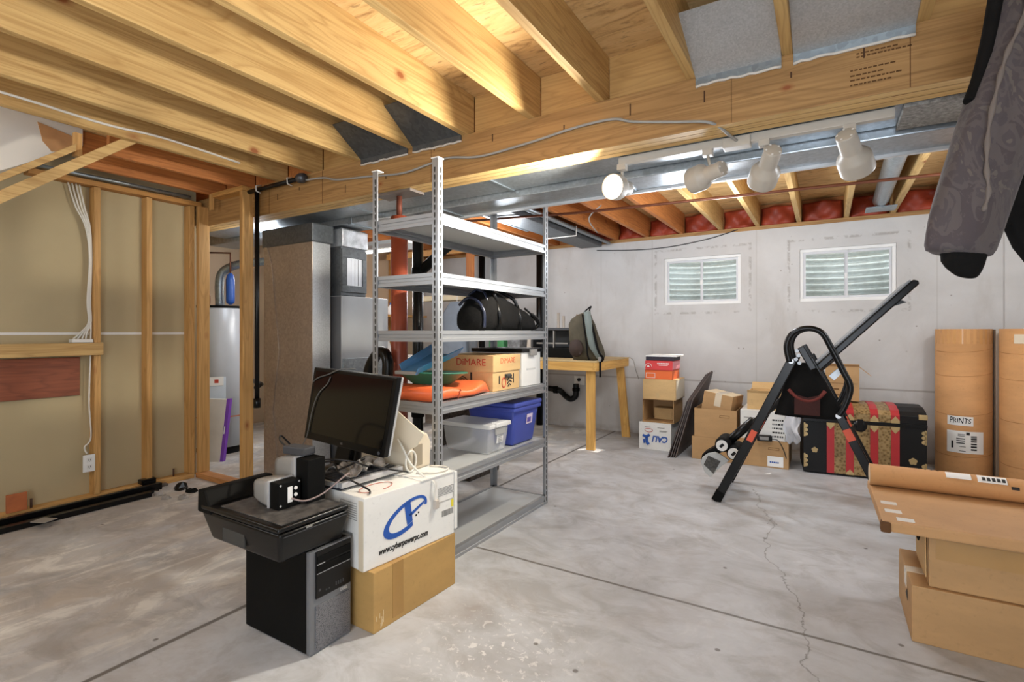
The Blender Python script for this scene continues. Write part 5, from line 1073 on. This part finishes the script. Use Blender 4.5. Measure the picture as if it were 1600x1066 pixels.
m = MB().tube([(-1.545 + .034 * math.cos(a), 5.2085, .842 + .034 * math.sin(a)) for a in [PI * k / 12 for k in range(13)]], .0025, 6).prism([(-1.565, 5.209, .84), (-1.53, 5.209, .84), (-1.547, 5.209, .862)], (0, -.001, 0)); build('emblem_print', m, LABELW, t)
m = MB()
for k in range(7): m.box(-1.455 + k * .017, -1.443 + k * .017, 5.2085, 5.2098, .872, .884)
m.box(-1.44, -1.35, 5.2085, 5.2098, .858, .863); build('line_print', m, LABELW, t)

# thin dark boards leaning
for i in range(4):
    o = i * .020; m = MB()
    a = [(-1.285 + o, 4.945 + .01 * i, .001), (-1.285 + o, 5.75, .001), (-1.075 + o * .9, 5.72, .74 + .012 * i), (-1.05 + o * .9, 5.55, .765 + .012 * i), (-1.15 + o * .9, 5.12, .52 + .01 * i)]
    m.prism(a, (.011, 0, -.003))
    solo('folding_panel', m, plain('dark_panel_grey', '4c413c', .5, 0, .2) if i % 2 else plain('dark_panel_brown', '30231f', .5, 0, .2), ('first dark thin panel of the leaning four, nearest the box stack', 'second dark thin panel of the leaning four', 'third dark thin panel of the leaning four', 'last dark thin panel of the leaning four, against the carton pile')[i], 'panel', 'dark panels leaning by the boxes', bevel=.002)

# carton pile
def open_box(name, label, x0, x1, y0, y1, z0, z1, mat, w=.005, flaps=(), rz=0, group=None):
    c = ((x0 + x1) / 2, (y0 + y1) / 2, z0); t = thing(name, label, 'box', c, group=group); M = rotz(c, rz)
    build('box_body', MB().box(x0, x1, y0, y1, z0, z0 + w, M).box(x0, x1, y0, y0 + w, z0 + w, z1, M).box(x0, x1, y1 - w, y1, z0 + w, z1, M).box(x0, x0 + w, y0 + w, y1 - w, z0 + w, z1, M).box(x1 - w, x1, y0 + w, y1 - w, z0 + w, z1, M), mat, t)
    for (a, b, v) in flaps:
        a, b, v = M @ V3(*a), M @ V3(*b), V3(*v); n = (b - a).cross(v).normalized() * .0035
        build('flap', MB().hexa([a, b, b + v, a + v], [a + n, b + n, b + v + n, a + v + n]), mat, t)
    return t, M
t = thing('cardboard_box', 'long brown carton at the bottom of the pile, beside the dark panels', 'box', (-.87, 5.28, 0)); build('box_body', MB().box(-1.083, -.672, 5.05, 5.50, 0, .212), CARD, t, bevel=.004)
t, M = open_box('cardboard_box', 'open brown carton with a hand slot, second layer by the panels', -1.06, -.69, 5.05, 5.48, .2135, .478, CARD)
m = MB()
for (x0, x1, z0, z1) in ((-.835, -.75, .425, .428), (-.835, -.75, .405, .408), (-.835, -.832, .405, .428), (-.753, -.75, .405, .428)): m.box(x0, x1, 5.0485, 5.0498, z0, z1)
build('hand_slot', m, plain('dark_card_cut', '6f4d28', .8), t)
MT = Matrix.Translation((-.845, 5.26, .515)) @ Matrix.Rotation(rad(9), 4, 'Y') @ Matrix.Rotation(rad(-10), 4, 'Z')
t = thing('taped_box', 'brown box with clear tape, lying tilted in the open carton', 'box', (-.81, 5.26, .42)); build('box_body', MB().box(-.135, .135, -.15, .15, -.075, .10, MT), CARD, t, bevel=.004)
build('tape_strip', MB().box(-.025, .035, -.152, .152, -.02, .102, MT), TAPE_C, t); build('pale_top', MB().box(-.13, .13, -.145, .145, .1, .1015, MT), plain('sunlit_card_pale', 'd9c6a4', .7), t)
t = thing('cardboard_box', 'brown carton with a white label at the bottom of the pile by the trunk', 'box', (-.46, 5.28, 0)); build('box_body', MB().box(-.668, -.272, 5.05, 5.52, 0, .236), CARD, t, bevel=.004)
m = MB(); plate(m, (-.375, 5.0495, .058), (1, 0, 0), (0, 0, 1), .125, .09); lb = build('white_label', m, LABELW, t)
m = MB()
for k in range(5): m.box(-.42 + k * .015, -.408 + k * .015, 5.0478, 5.0485, .045, .058)
build('blue_print', m, BLUE, lb)
m = MB()
for (x0, x1, z0, z1) in ((-.43, -.345, .175, .178), (-.43, -.345, .158, .161), (-.43, -.427, .158, .178), (-.348, -.345, .158, .178)): m.box(x0, x1, 5.0485, 5.0498, z0, z1)
build('hand_slot', m, plain('dark_card_cut', '6f4d28', .8), t)
t = thing('printed_box', 'white box with dark printing in the second layer of the pile', 'box', (-.46, 5.28, .237)); build('box_body', MB().box(-.66, -.30, 5.06, 5.50, .2375, .495), CARD_W, t, bevel=.003)
random.seed(21)
for r_ in range(5):
    x = -.40; m = MB()
    while x < -.315: w = random.uniform(.006, .02); z = .27 + r_ * .036; m.box(x, x + w, 5.0585, 5.0598, z, z + .014); x += w + .006
    build('lettering', m, INK, t)
for r_ in range(4): build('printed_line', MB().box(-.63, -.50, 5.0585, 5.0598, .29 + r_ * .045, .296 + r_ * .045), GREY_INK, t)
t, M = open_box('cardboard_box', 'open yellowish carton on top of the white printed box', -.61, -.33, 5.12, 5.46, .4965, .655, CARD_L, flaps=(((-.61, 5.12, .652), (-.33, 5.12, .652), (0, -.01, .02)), ((-.33, 5.46, .652), (-.61, 5.46, .652), (0, .06, .06))))
def plastic(u, v): return (-.305 + .115 * u + .012 * math.sin(9 * v), 5.04 + .05 * math.sin(3 * u + 5 * v) * u, .235 + .27 * v - .05 * u * v + .012 * math.sin(14 * u))
solo('plastic_bag', MB().grid(plastic, 16, 20), clear_plastic('thin_white_bag', 'dfe0e4', .6, .2), 'thin whitish plastic bag hanging over the printed box edge', 'bag', solid=.003)
t = thing('small_device', 'small black handheld device on the labelled carton', 'device', (-.45, 5.02, .237)); build('shell', MB().box(-.52, -.40, 4.99, 5.045, .238, .29, rotz((-.46, 5.02, 0), .2)), BLACK, t, bevel=.01, seg=3)
m = MB().box(-.50, -.43, 4.985, 4.9905, .252, .28, rotz((-.46, 5.02, 0), .2)); build('display', m, GREY_PL, t)
solo('device_cord', MB().tube(smooth_path([(-.40, 5.02, .26), (-.35, 5.02, .25), (-.31, 5.035, .17), (-.29, 5.04, .10)]), .004, 6), CABLE_B, 'thin black wire from the handheld device down the labelled carton', 'wire')

# ================================================================ trunk
TA = rad(5.0); t = thing('trunk', 'old black trunk with red and gilt upright stripes', 'trunk', (-.162, 5.04, 0), TA)
tw, tdp = .845, .48
build('trunk_body', MB().box(0, tw, 0, tdp, .012, .455), TR_BLACK, t, bevel=.006, local=True)
lidp = [(0, .455), (-.002, .53), (.03, .562), (.12, .59), (.25, .60), (.40, .585), (tdp, .55), (tdp, .455)]
lid = build('trunk_lid', MB().hexa([(0, y, z) for y, z in lidp], [(tw, y, z) for y, z in lidp]), TR_BLACK, t, bevel=.004, local=True)
def stripe(x0, x1, mat, name, th=.004, tin=False):
    build(name, MB().box(x0, x1, -th, 0, .02, .44), mat, t, local=True)
    lp = [(-th, .47), (-.002 - th, .53), (.028, .562 + th), (.12, .59 + th), (.25, .60 + th), (.40, .585 + th), (tdp, .55 + th)]
    base = lidp[1:7]
    outer = [(x0, y, z) for y, z in lp]; inner = [(x0, 0, .47), (x0, 0, .53), (x0, .03, .561), (x0, .12, .589), (x0, .25, .599), (x0, .40, .584), (x0, tdp, .549)]
    loop = outer + inner[::-1]; m = MB().hexa([V3(*p) for p in loop], [V3(x1, p[1], p[2]) for p in loop]); build(name, m, mat, lid, local=True)
for (a, b) in ((.225, .308), (.362, .474), (.528, .612)): stripe(a, b, GILT, 'gilt_panel', .003)
for (a, b) in ((.172, .225), (.308, .362), (.474, .528), (.612, .668)): stripe(a, b, TR_RED, 'red_slat', .007)
build('front_band', MB().box(.0, tw, -.010, 0, .443, .468), BLACK_MET, t, bevel=.002, local=True)
lk = build('lock_plate', MB().lathe([(.001, 0), (.048, 0), (.048, .006), (.001, .008)], 24, Matrix.Translation((.405, -.010, .43)) @ Matrix.Rotation(PI / 2, 4, 'X')), BLACK_MET, t, local=True)
build('hasp', MB().box(.385, .425, -.024, -.014, .40, .485), BLACK_MET, lk, bevel=.004, local=True)
def brass(verts, th=.004): return MB().prism(verts, (0, -th, 0))
for x in (.198, .335, .501, .64):
    build('brass_tip', brass([(x - .028, -.008, .47), (x + .028, -.008, .47), (x + .028, -.008, .49), (x, -.008, .525), (x - .028, -.008, .49)]), BRASS, t, local=True)
    build('brass_tip', brass([(x - .028, -.008, .44), (x - .028, -.008, .42), (x, -.008, .385), (x + .028, -.008, .42), (x + .028, -.008, .44)]), BRASS, t, local=True)
build('brass_tip', brass([(.307, -.008, .02), (.363, -.008, .02), (.363, -.008, .035), (.335, -.008, .065), (.307, -.008, .035)]), BRASS, t, local=True)
def clover(x, z, s):
    m = MB()
    for k in range(5): a = 2 * PI * k / 5 + PI / 2; m.cyl((x + s * .6 * math.cos(a), 0, z + s * .6 * math.sin(a)), (x + s * .6 * math.cos(a), -.004, z + s * .6 * math.sin(a)), s * .5, 10)
    m.cyl((x, 0, z), (x, -.006, z), s * .4, 10); build('brass_flower', m, BRASS, t, local=True)
clover(.085, .20, .022); clover(.755, .175, .026)
for x, sgn in ((.004, 1), (tw - .004, -1)):
    for z in (.07, .33):
        m = MB()
        for k in range(3): m.cyl((x + sgn * .016, .001, z + k * .036), (x + sgn * .016, -.005, z + k * .036), .016, 10)
        a, b = sorted((x, x + sgn * .012)); m.box(a, b, -.005, .001, z - .02, z + .095); build('corner_fitting', m, BRASS, t, local=True)
build('corner_fitting', MB().box(tw - .055, tw + .003, -.006, .03, .505, .545), BRASS, lid, bevel=.006, local=True)
t, M = open_box('cardboard_box', 'open brown box standing on the striped trunk', .0, .245, 5.24, 5.50, .608, .905, CARD, rz=.0,
    flaps=(((.245, 5.24, .902), (.245, 5.50, .902), (.085, 0, -.075)), ((.245, 5.24, .902), (.0, 5.24, .902), (-.0, -.02, .02))))
m = MB().box(.01, .235, 5.2385, 5.2398, .755, .758); m.box(.05, .10, 5.2385, 5.2398, .70, .712); m.box(.05, .11, 5.2385, 5.2398, .65, .662); build('printed_lines', m, plain('dark_card_cut', '6f4d28', .8), t)

# ================================================================ inversion table
t = thing('inversion_table', 'black folded inversion table standing before the boxes and trunk', 'exercise equipment', (-.1, 4.1, 0))
def flat(a, b, w, d_, y):   # flat tube in the x-z plane from a to b
    a = V3(a[0], y, a[1]); b = V3(b[0], y, b[1]); dr = (b - a).normalized(); n = V3(-dr.z, 0, dr.x) * w / 2
    return MB().prism([a - n, b - n, b + n, a + n], (0, d_, 0))
for y in (3.845, 4.40):
    l1 = build('frame_leg', flat((-.655, .012), (-.185, 1.02), .058, .035, y), BLACK_MET, t, bevel=.006)
    l2 = build('frame_leg', flat((.378, .012), (-.095, 1.03), .052, .035, y + .037), BLACK_MET, t, bevel=.006)
    for l, (a, b) in ((l1, ((-.663, .001), (-.628, .075))), (l2, ((.386, .001), (.354, .072)))): build('rubber_foot', flat(a, b, .064, .042, y - .005 if l is l1 else y + .032), BLACK_M, l, bevel=.006)
    build('warning_sticker', flat((-.447, .45), (-.412, .525), .040, .0015, y - .0015), plain('orange_sticker', 'd9583a', .5), l1); build('warning_sticker', flat((.145, .51), (.112, .58), .046, .0015, y + .0355), plain('orange_sticker', 'd9583a', .5), l2)
    hp = [(-.202, 1.0), (-.219, 1.105), (-.185, 1.188), (-.105, 1.222), (-.022, 1.195), (.032, 1.095), (.094, .955), (.133, .852), (.105, .735), (.072, .672)]
    build('handle_bar', MB().tube(smooth_path([(x, y - .006, z) for x, z in hp]), .0185, 14), BLACK, t)
    m = MB().cyl((-.193, y - .012, 1.005), (-.193, y + .0, 1.005), .016, 14); build('pivot_bolt', m, SILVER, t); build('pivot_bolt', MB().cyl((.07, y - .012, .667), (.07, y + .04, .667), .016, 14), SILVER, t)
build('cross_bar', MB().cyl((-.64, 3.86, .05), (-.64, 4.42, .05), .018, 12), BLACK_MET, t); build('cross_bar', MB().cyl((.365, 3.89, .05), (.365, 4.45, .05), .018, 12), BLACK_MET, t)
build('hinge_block', flat((-.140, 1.10), (-.065, .955), .042, .03, 3.85), BLACK_MET, t, bevel=.006); build('hinge_block', flat((-.140, 1.10), (-.065, .955), .042, .03, 4.40), BLACK_MET, t, bevel=.006)
m = MB()
for k, (x, z) in enumerate(((-.165, 1.02), (-.150, 1.045), (-.16, 1.075), (-.145, .995))): m.cyl((x, 3.835, z), (x, 3.85, z), .012, 10)
build('hinge_bolt', m, plain('chromed_steel', '8d8f91', .35, .6), t)
bd = V3(.516, 0, .547).normalized(); bn = V3(-bd.z, 0, bd.x); a = V3(-.085, 3.93, .928); L = .80
m = MB().prism([a - bn * .03, a + bd * L - bn * .03, a + bd * (L + .012) - bn * .012, a + bd * L + bn * .012, a + bn * .012], (0, .44, 0)); bed = build('back_board', m, BLACK, t, bevel=.008)
build('padded_top', MB().prism([a + bn * .0125, a + bd * (L - .01) + bn * .0125, a + bd * (L - .01) + bn * .024, a + bn * .024], (0, .44, 0)), plain('grey_vinyl_pad', '7d8084', .4, 0, .08), bed, bevel=.005)
c = a + bd * .62 - bn * .03; build('hook_bracket', MB().prism([c, c + bd * .05, c + bd * .06 - bn * .03], (0, .05, 0)), BLACK_MET, bed)
c0 = V3(-.085, 4.14, .928); build('boom', MB().cyl(c0 + bd * .15 - bn * .03, V3(-.61, 4.14, .372), .022, 14), BLACK_MET, t); build('height_rod', MB().cyl(V3(-.45, 4.14, .552), V3(-.70, 4.14, .30), .030, 14), BLACK, t)
build('silver_adjuster', MB().prism([(.02, 4.1, .90), (.10, 4.1, .98), (.12, 4.1, .95), (.05, 4.1, .87)], (0, .04, 0)), plain('brushed_alloy', 'a5a8aa', .35, .6), t)
for k, (x, z) in enumerate(((-.648, .365), (-.568, .315))):
    r_ = build('ankle_roller', MB().lathe([(.015, -.12), (.05, -.115), (.056, -.08), (.052, -.04), (.056, 0), (.052, .04), (.056, .08), (.05, .115), (.015, .12)], 22, Matrix.Translation((x, 4.14, z)) @ Matrix.Rotation(PI / 2, 4, 'X')), BLACK_M, t)
    build('roller_cap', MB().cyl((x, 4.018, z), (x, 4.008, z), .040, 18), WHITE_PL, r_); build('cap_mark', flat((x - .012, z - .012), (x + .012, z + .012), .02, .002, 4.0065), BLACK, r_)
pl = [(-.806, .211), (-.795, .25), (-.757, .284), (-.702, .302), (-.655, .283), (-.606, .250), (-.66, .20), (-.736, .108), (-.778, .141)]
pt = build('foot_plate', MB().prism([(x, 4.06, z) for x, z in pl], (0, .02, .0)), plain('pale_grey_plastic', 'b9bab7', .4), t, bevel=.004)
build('tread_pad', MB().prism([(-.784, 4.0595, .199), (-.752, 4.0595, .270), (-.664, 4.0595, .238), (-.714, 4.0595, .138)], (0, -.002, 0)), plain('tread_grey', '4a4844', .7, 0, .6, 60), pt)
build('foot_shell', MB().prism([(-.81, 4.08, .22), (-.80, 4.08, .27), (-.66, 4.08, .37), (-.60, 4.08, .33), (-.70, 4.08, .28)], (0, .16, 0)), BLACK_M, t, bevel=.008)
def cloth(u, v):
    xl = -.19 - .105 * (1 - v); xr = -.055 + .175 * (1 - v); z = .642 + .345 * v + .02 * math.sin(PI * u) * (v - .5)
    return (xl + (xr - xl) * u, 3.884 - .018 * math.sin(PI * u) * math.sin(PI * v), z)
cl = build('side_cloth', MB().grid(cloth, 20, 16), BLACK_FAB, t, solid=.003)
tr_ = [cloth(u, .62 - .30 * math.sin(PI * u)) for u in [.12 + .76 * k / 12 for k in range(13)]]
build('red_trim', MB().tube([(p[0], p[1] - .006, p[2]) for p in tr_], .012, 8), plain('dark_red_trim', '6d2a22', .8, 0, .15), cl)
build('pocket_panel', MB().prism([(-.175, 3.862, .655), (-.03, 3.862, .655), (-.03, 3.858, .79), (-.10, 3.855, .77), (-.175, 3.858, .79)], (0, -.002, 0)), plain('dark_red_mesh', '3d1c18', .9, 0, .2), cl)

# ================================================================ print tubes, parcel, boxes
def bigtube(cx, cy, r, h, label):
    t = thing('shipping_tube', label, 'tube', (cx, cy, 0), group='large cardboard print tubes')
    build('tube_wall', MB().lathe([(r, .001), (r, h), (r - .008, h), (r - .008, .001)], 64, Matrix.Translation((cx, cy, 0)), False), CARD_T, t)
    for z in (.20, .54, .86, 1.06): build('spiral_seam', MB().tube([(cx + (r + .0003) * math.cos(a), cy + (r + .0003) * math.sin(a), z + .03 * math.cos(a - 1)) for a in [PI + PI * k / 24 for k in range(25)]], .0012, 5), plain('tube_seam_line', '9c6632', .8), t)
    return t
T1 = bigtube(.993, 5.69, .1835, 1.222, 'huge brown cardboard tube with two white labels')
T2 = bigtube(1.352, 5.44, .184, 1.222, 'huge orange-brown cardboard tube at the picture edge, beside the labelled one')
def curved_patch(t, cx, cy, r, a0, a1, z0, z1, mat, name, th=.0015, label=None):
    m = MB(); n = 12; lo = []; 
    fn = lambda u, v: (cx + (r + th) * math.cos(a0 + (a1 - a0) * u), cy + (r + th) * math.sin(a0 + (a1 - a0) * u), z0 + (z1 - z0) * v)
    m.grid(fn, n, 1); return build(name, m, mat, t, label=label)
ang = lambda deg: rad(deg)
curved_patch(T1, .993, 5.69, .1835, ang(228), ang(280), .43, .505, LABELW, 'handwritten_label')
l2 = curved_patch(T1, .993, 5.69, .1835, ang(227), ang(302), .205, .385, LABELW, 'shipping_label')
curved_patch(T1, .993, 5.69, .1835, ang(190), ang(350), 1.10, 1.221, plain('glossy_clear_tape', 'c9965f', .15, 0, .02), 'tape_wrap', .0008)
curved_patch(T2, 1.352, 5.44, .184, ang(225), ang(270), 1.11, 1.18, TAPE_C, 'tape_patch')
me_t = writing('handwriting', 'PRINTS', .062, INK, T1, (0, 0, 0), (1, 0, 0), (0, 1, 0), shear=.12, bold=.0005, width=.135)
inv = frame_of(T1).inverted()
for v in me_t.data.vertices:
    p = frame_of(T1) @ v.co; aa = ang(254) + p.x / .1835; rr = .1835 + .0024 + p.z * .3
    v.co = inv @ V3(.993 + rr * math.cos(aa), 5.69 + rr * math.sin(aa), .468 + p.y * (1 + .25 * math.sin(p.x * 90)))
def lblbar(a0, a1, z0, z1): curved_patch(T1, .993, 5.69, .1835, ang(a0), ang(a1), z0, z1, INK, 'label_print', .0026)
for k, (a0, a1, z0, z1) in enumerate(((266, 273, .355, .378), (275, 287, .345, .35), (275, 287, .335, .342), (275, 287, .318, .33), (275, 287, .30, .311), (275, 287, .278, .29), (275, 287, .255, .268), (275, 287, .232, .245), (250, 264, .355, .36), (250, 263, .343, .348), (247, 264, .318, .326), (247, 264, .302, .309), (247, 263, .282, .29), (252, 265, .22, .224), (252, 265, .255, .259), (237, 241, .24, .30))): lblbar(a0, a1, z0, z1)
t = thing('pale_board', 'narrow pale board standing between the two huge tubes', 'board', (1.165, 5.62, 0)); build('board', MB().box(1.180, 1.20, 5.60, 5.76, .0, 1.22), plain('pale_grey_board', 'b9b2a6', .7), t, bevel=.003)
t = thing('cardboard_box', 'wide brown carton on the floor with a taped lid, under the parcel', 'box', (.7, 2.7, 0))
build('box_body', MB().box(.285, 1.02, 2.505, 2.905, 0, .218), CARD, t, bevel=.005)
m = MB(); m.prism([(.2838, 2.66, .125), (.2838, 2.60, .115), (.2838, 2.62, .155)], (-.001, 0, 0)); build('hand_hole', m, HOLE, t)
build('tape_strip', MB().box(.2825, .36, 2.64, 2.70, .15, .2195), TAPE_C, t)
t = thing('cardboard_box', 'second brown carton stacked between the floor carton and the parcel', 'box', (.68, 2.68, .22)); build('box_body', MB().box(.34, 1.02, 2.522, 2.84, .2195, .432), CARD, t, bevel=.004)
build('torn_flap', MB().prism([(.338, 2.56, .24), (.338, 2.80, .25), (.338, 2.83, .43), (.338, 2.70, .425), (.338, 2.62, .40), (.338, 2.58, .432)], (-.004, 0, 0)), CARD_L, t); build('tape_band', MB().box(.36, .75, 2.5205, 2.522, .33, .405), plain('brown_paper_tape', 'ac8550', .35), t)
build('dark_strap', MB().tube(smooth_path([(.333, 2.80, .43), (.331, 2.78, .36), (.333, 2.72, .33), (.33, 2.66, .40)]), .004, 6), BLACK_M, t)
t = thing('flat_parcel', 'large flat taped cardboard parcel lying across the cartons', 'parcel', (.9, 2.74, .433))
build('parcel_body', MB().hexa([(.185, 2.425, .4335), (1.55, 2.47, .4335), (1.55, 3.06, .4335), (.175, 3.05, .4335)], [(.185, 2.42, .476), (1.55, 2.465, .476), (1.55, 3.06, .476), (.175, 3.05, .476)]), CARD_P, t, bevel=.008)
for (x, y) in ((.20, 2.66), (.205, 2.545), (.235, 2.45)): build('tape_piece', MB().box(x, x + .055, y, y + .04, .4758, .4775), plain('white_tape', 'd9d6cf', .2), t)
build('corner_tear', MB().box(.18, .215, 2.415, 2.45, .43, .474), plain('torn_card_dark', '5e3e20', .9), t, bevel=.01)
t = thing('paper_roll', 'long brown cardboard roll lying on the flat parcel', 'roll', (.85, 2.98, .4765))
build('roll_tube', MB().tube([(.178, 2.965, .5255), (1.56, 2.99, .5255)], .0485, 32), CARD_T, t); build('open_end', MB().tube([(.1765, 2.965, .5255), (.1785, 2.965, .5255)], .0435, 28), plain('pale_roll_end', 'd8c7a8', .8), t)
def onroll(x0, x1, a0, a1, mat, name, th=.001): return build(name, MB().grid(lambda u, v: (x0 + (x1 - x0) * u, 2.968 + (.0487 + th) * math.cos(a0 + (a1 - a0) * v), .5255 + (.0487 + th) * math.sin(a0 + (a1 - a0) * v)), 2, 8), mat, t)
onroll(.455, .54, rad(95), rad(140), LABELW, 'paper_label'); onroll(.56, .655, rad(95), rad(145), LABELW, 'paper_label'); 
for k in range(5): onroll(.575 + k * .016, .586 + k * .016, rad(112), rad(135), INK, 'label_print', .002)
for k in range(4): onroll(.36 + k * .022, .368 + k * .022, rad(85), rad(95), INK, 'ink_mark', .001)
onroll(.665, .69, rad(150), rad(165), INK, 'ink_mark', .001)

# ================================================================ camouflage jacket hanging overhead
t = thing('camouflage_jacket', 'grey-brown camouflage jacket hanging from the joists, sleeve dangling', 'jacket', (.55, 2.05, 1.36))
R3 = V3(.853, .521, 0); F3 = V3(-.521, .853, 0)      # across and away directions of the hanging cloth
def ring(c, w, dd, n=28, ph=0, tilt=0.0):
    out = []
    for j in range(n):
        a = 2 * PI * j / n; k = 1 + .06 * math.sin(5 * a + ph) + .045 * math.sin(9 * a - 2 * ph)
        p = V3(*c) + R3 * (w * math.cos(a) * k) + F3 * (dd * math.sin(a) * k) + V3(0, 0, tilt * math.cos(a) * w); out.append(p)
    return out
sl = [((.552, 2.036, 2.26), .131, .085, .0), ((.511, 2.011, 2.029), .125, .08, -.1), ((.47, 1.986, 1.92), .112, .075, -.15), ((.407, 1.947, 1.758), .102, .07, -.15), ((.358, 1.917, 1.595), .099, .066, -.1), ((.333, 1.902, 1.505), .098, .062, -.1), ((.320, 1.893, 1.424), .092, .056, -.13), ((.320, 1.893, 1.416), .08, .046, -.13)]
build('sleeve', MB().loft([ring(c, w, d_, ph=i * .8, tilt=tl) for i, (c, w, d_, tl) in enumerate(sl)]), CAMO, t, sub=1)
build('sleeve_fold', MB().tube(smooth_path([(.47, 1.90, 2.14), (.453, 1.893, 2.041), (.419, 1.873, 1.955), (.397, 1.859, 1.868), (.375, 1.846, 1.748), (.37, 1.843, 1.645), (.375, 1.848, 1.576), (.363, 1.842, 1.524)]), [.002] + [.0055 + .002 * math.sin(i * 1.3) for i in range(41)] + [.002], 8), plain('pale_fold_fabric', '6f6660', .85), t)
cu = [((.337, 1.903, 1.44), .062, .045, -.1), ((.331, 1.901, 1.395), .058, .04, -.1), ((.338, 1.905, 1.360), .034, .02, -.2), ((.338, 1.905, 1.352), .018, .012, -.2)]
build('inner_cuff', MB().loft([ring(c, w, d_, ph=i, tilt=tl) for i, (c, w, d_, tl) in enumerate(cu)]), BLACK_FAB, t, sub=1)
bd_ = [((.70, 2.17, 2.27), .20, .09, .0), ((.70, 2.17, 2.0), .205, .09, 0), ((.70, 2.17, 1.80), .20, .09, .0), ((.70, 2.17, 1.60), .19, .085, -.05)]
build('jacket_body', MB().loft([ring(c, w, d_, 36, i * .7, tl) for i, (c, w, d_, tl) in enumerate(bd_)]), CAMO, t, sub=1)
lp = [(.40, 2.00, 1.683), (.495, 2.06, 1.833), (.62, 2.135, 1.833), (.645, 2.15, 1.366), (.545, 2.09, 1.378), (.495, 2.06, 1.45), (.467, 2.042, 1.519), (.435, 2.023, 1.481), (.409, 2.007, 1.444), (.384, 1.992, 1.436)]
build('black_lining', MB().prism(lp, (-.02, .034, 0)), BLACK_FAB, t, bevel=.008, seg=3)
build('collar_edge', MB().tube(smooth_path([(.425, 1.965, 2.25), (.40, 1.95, 2.06), (.372, 1.93, 1.92), (.35, 1.915, 1.85)]), .018, 8), BLACK_FAB, t)
build('hook', MB().tube(smooth_path([(.70, 2.17, 2.25), (.70, 2.17, 2.309)]), .006, 6), GALV, t)
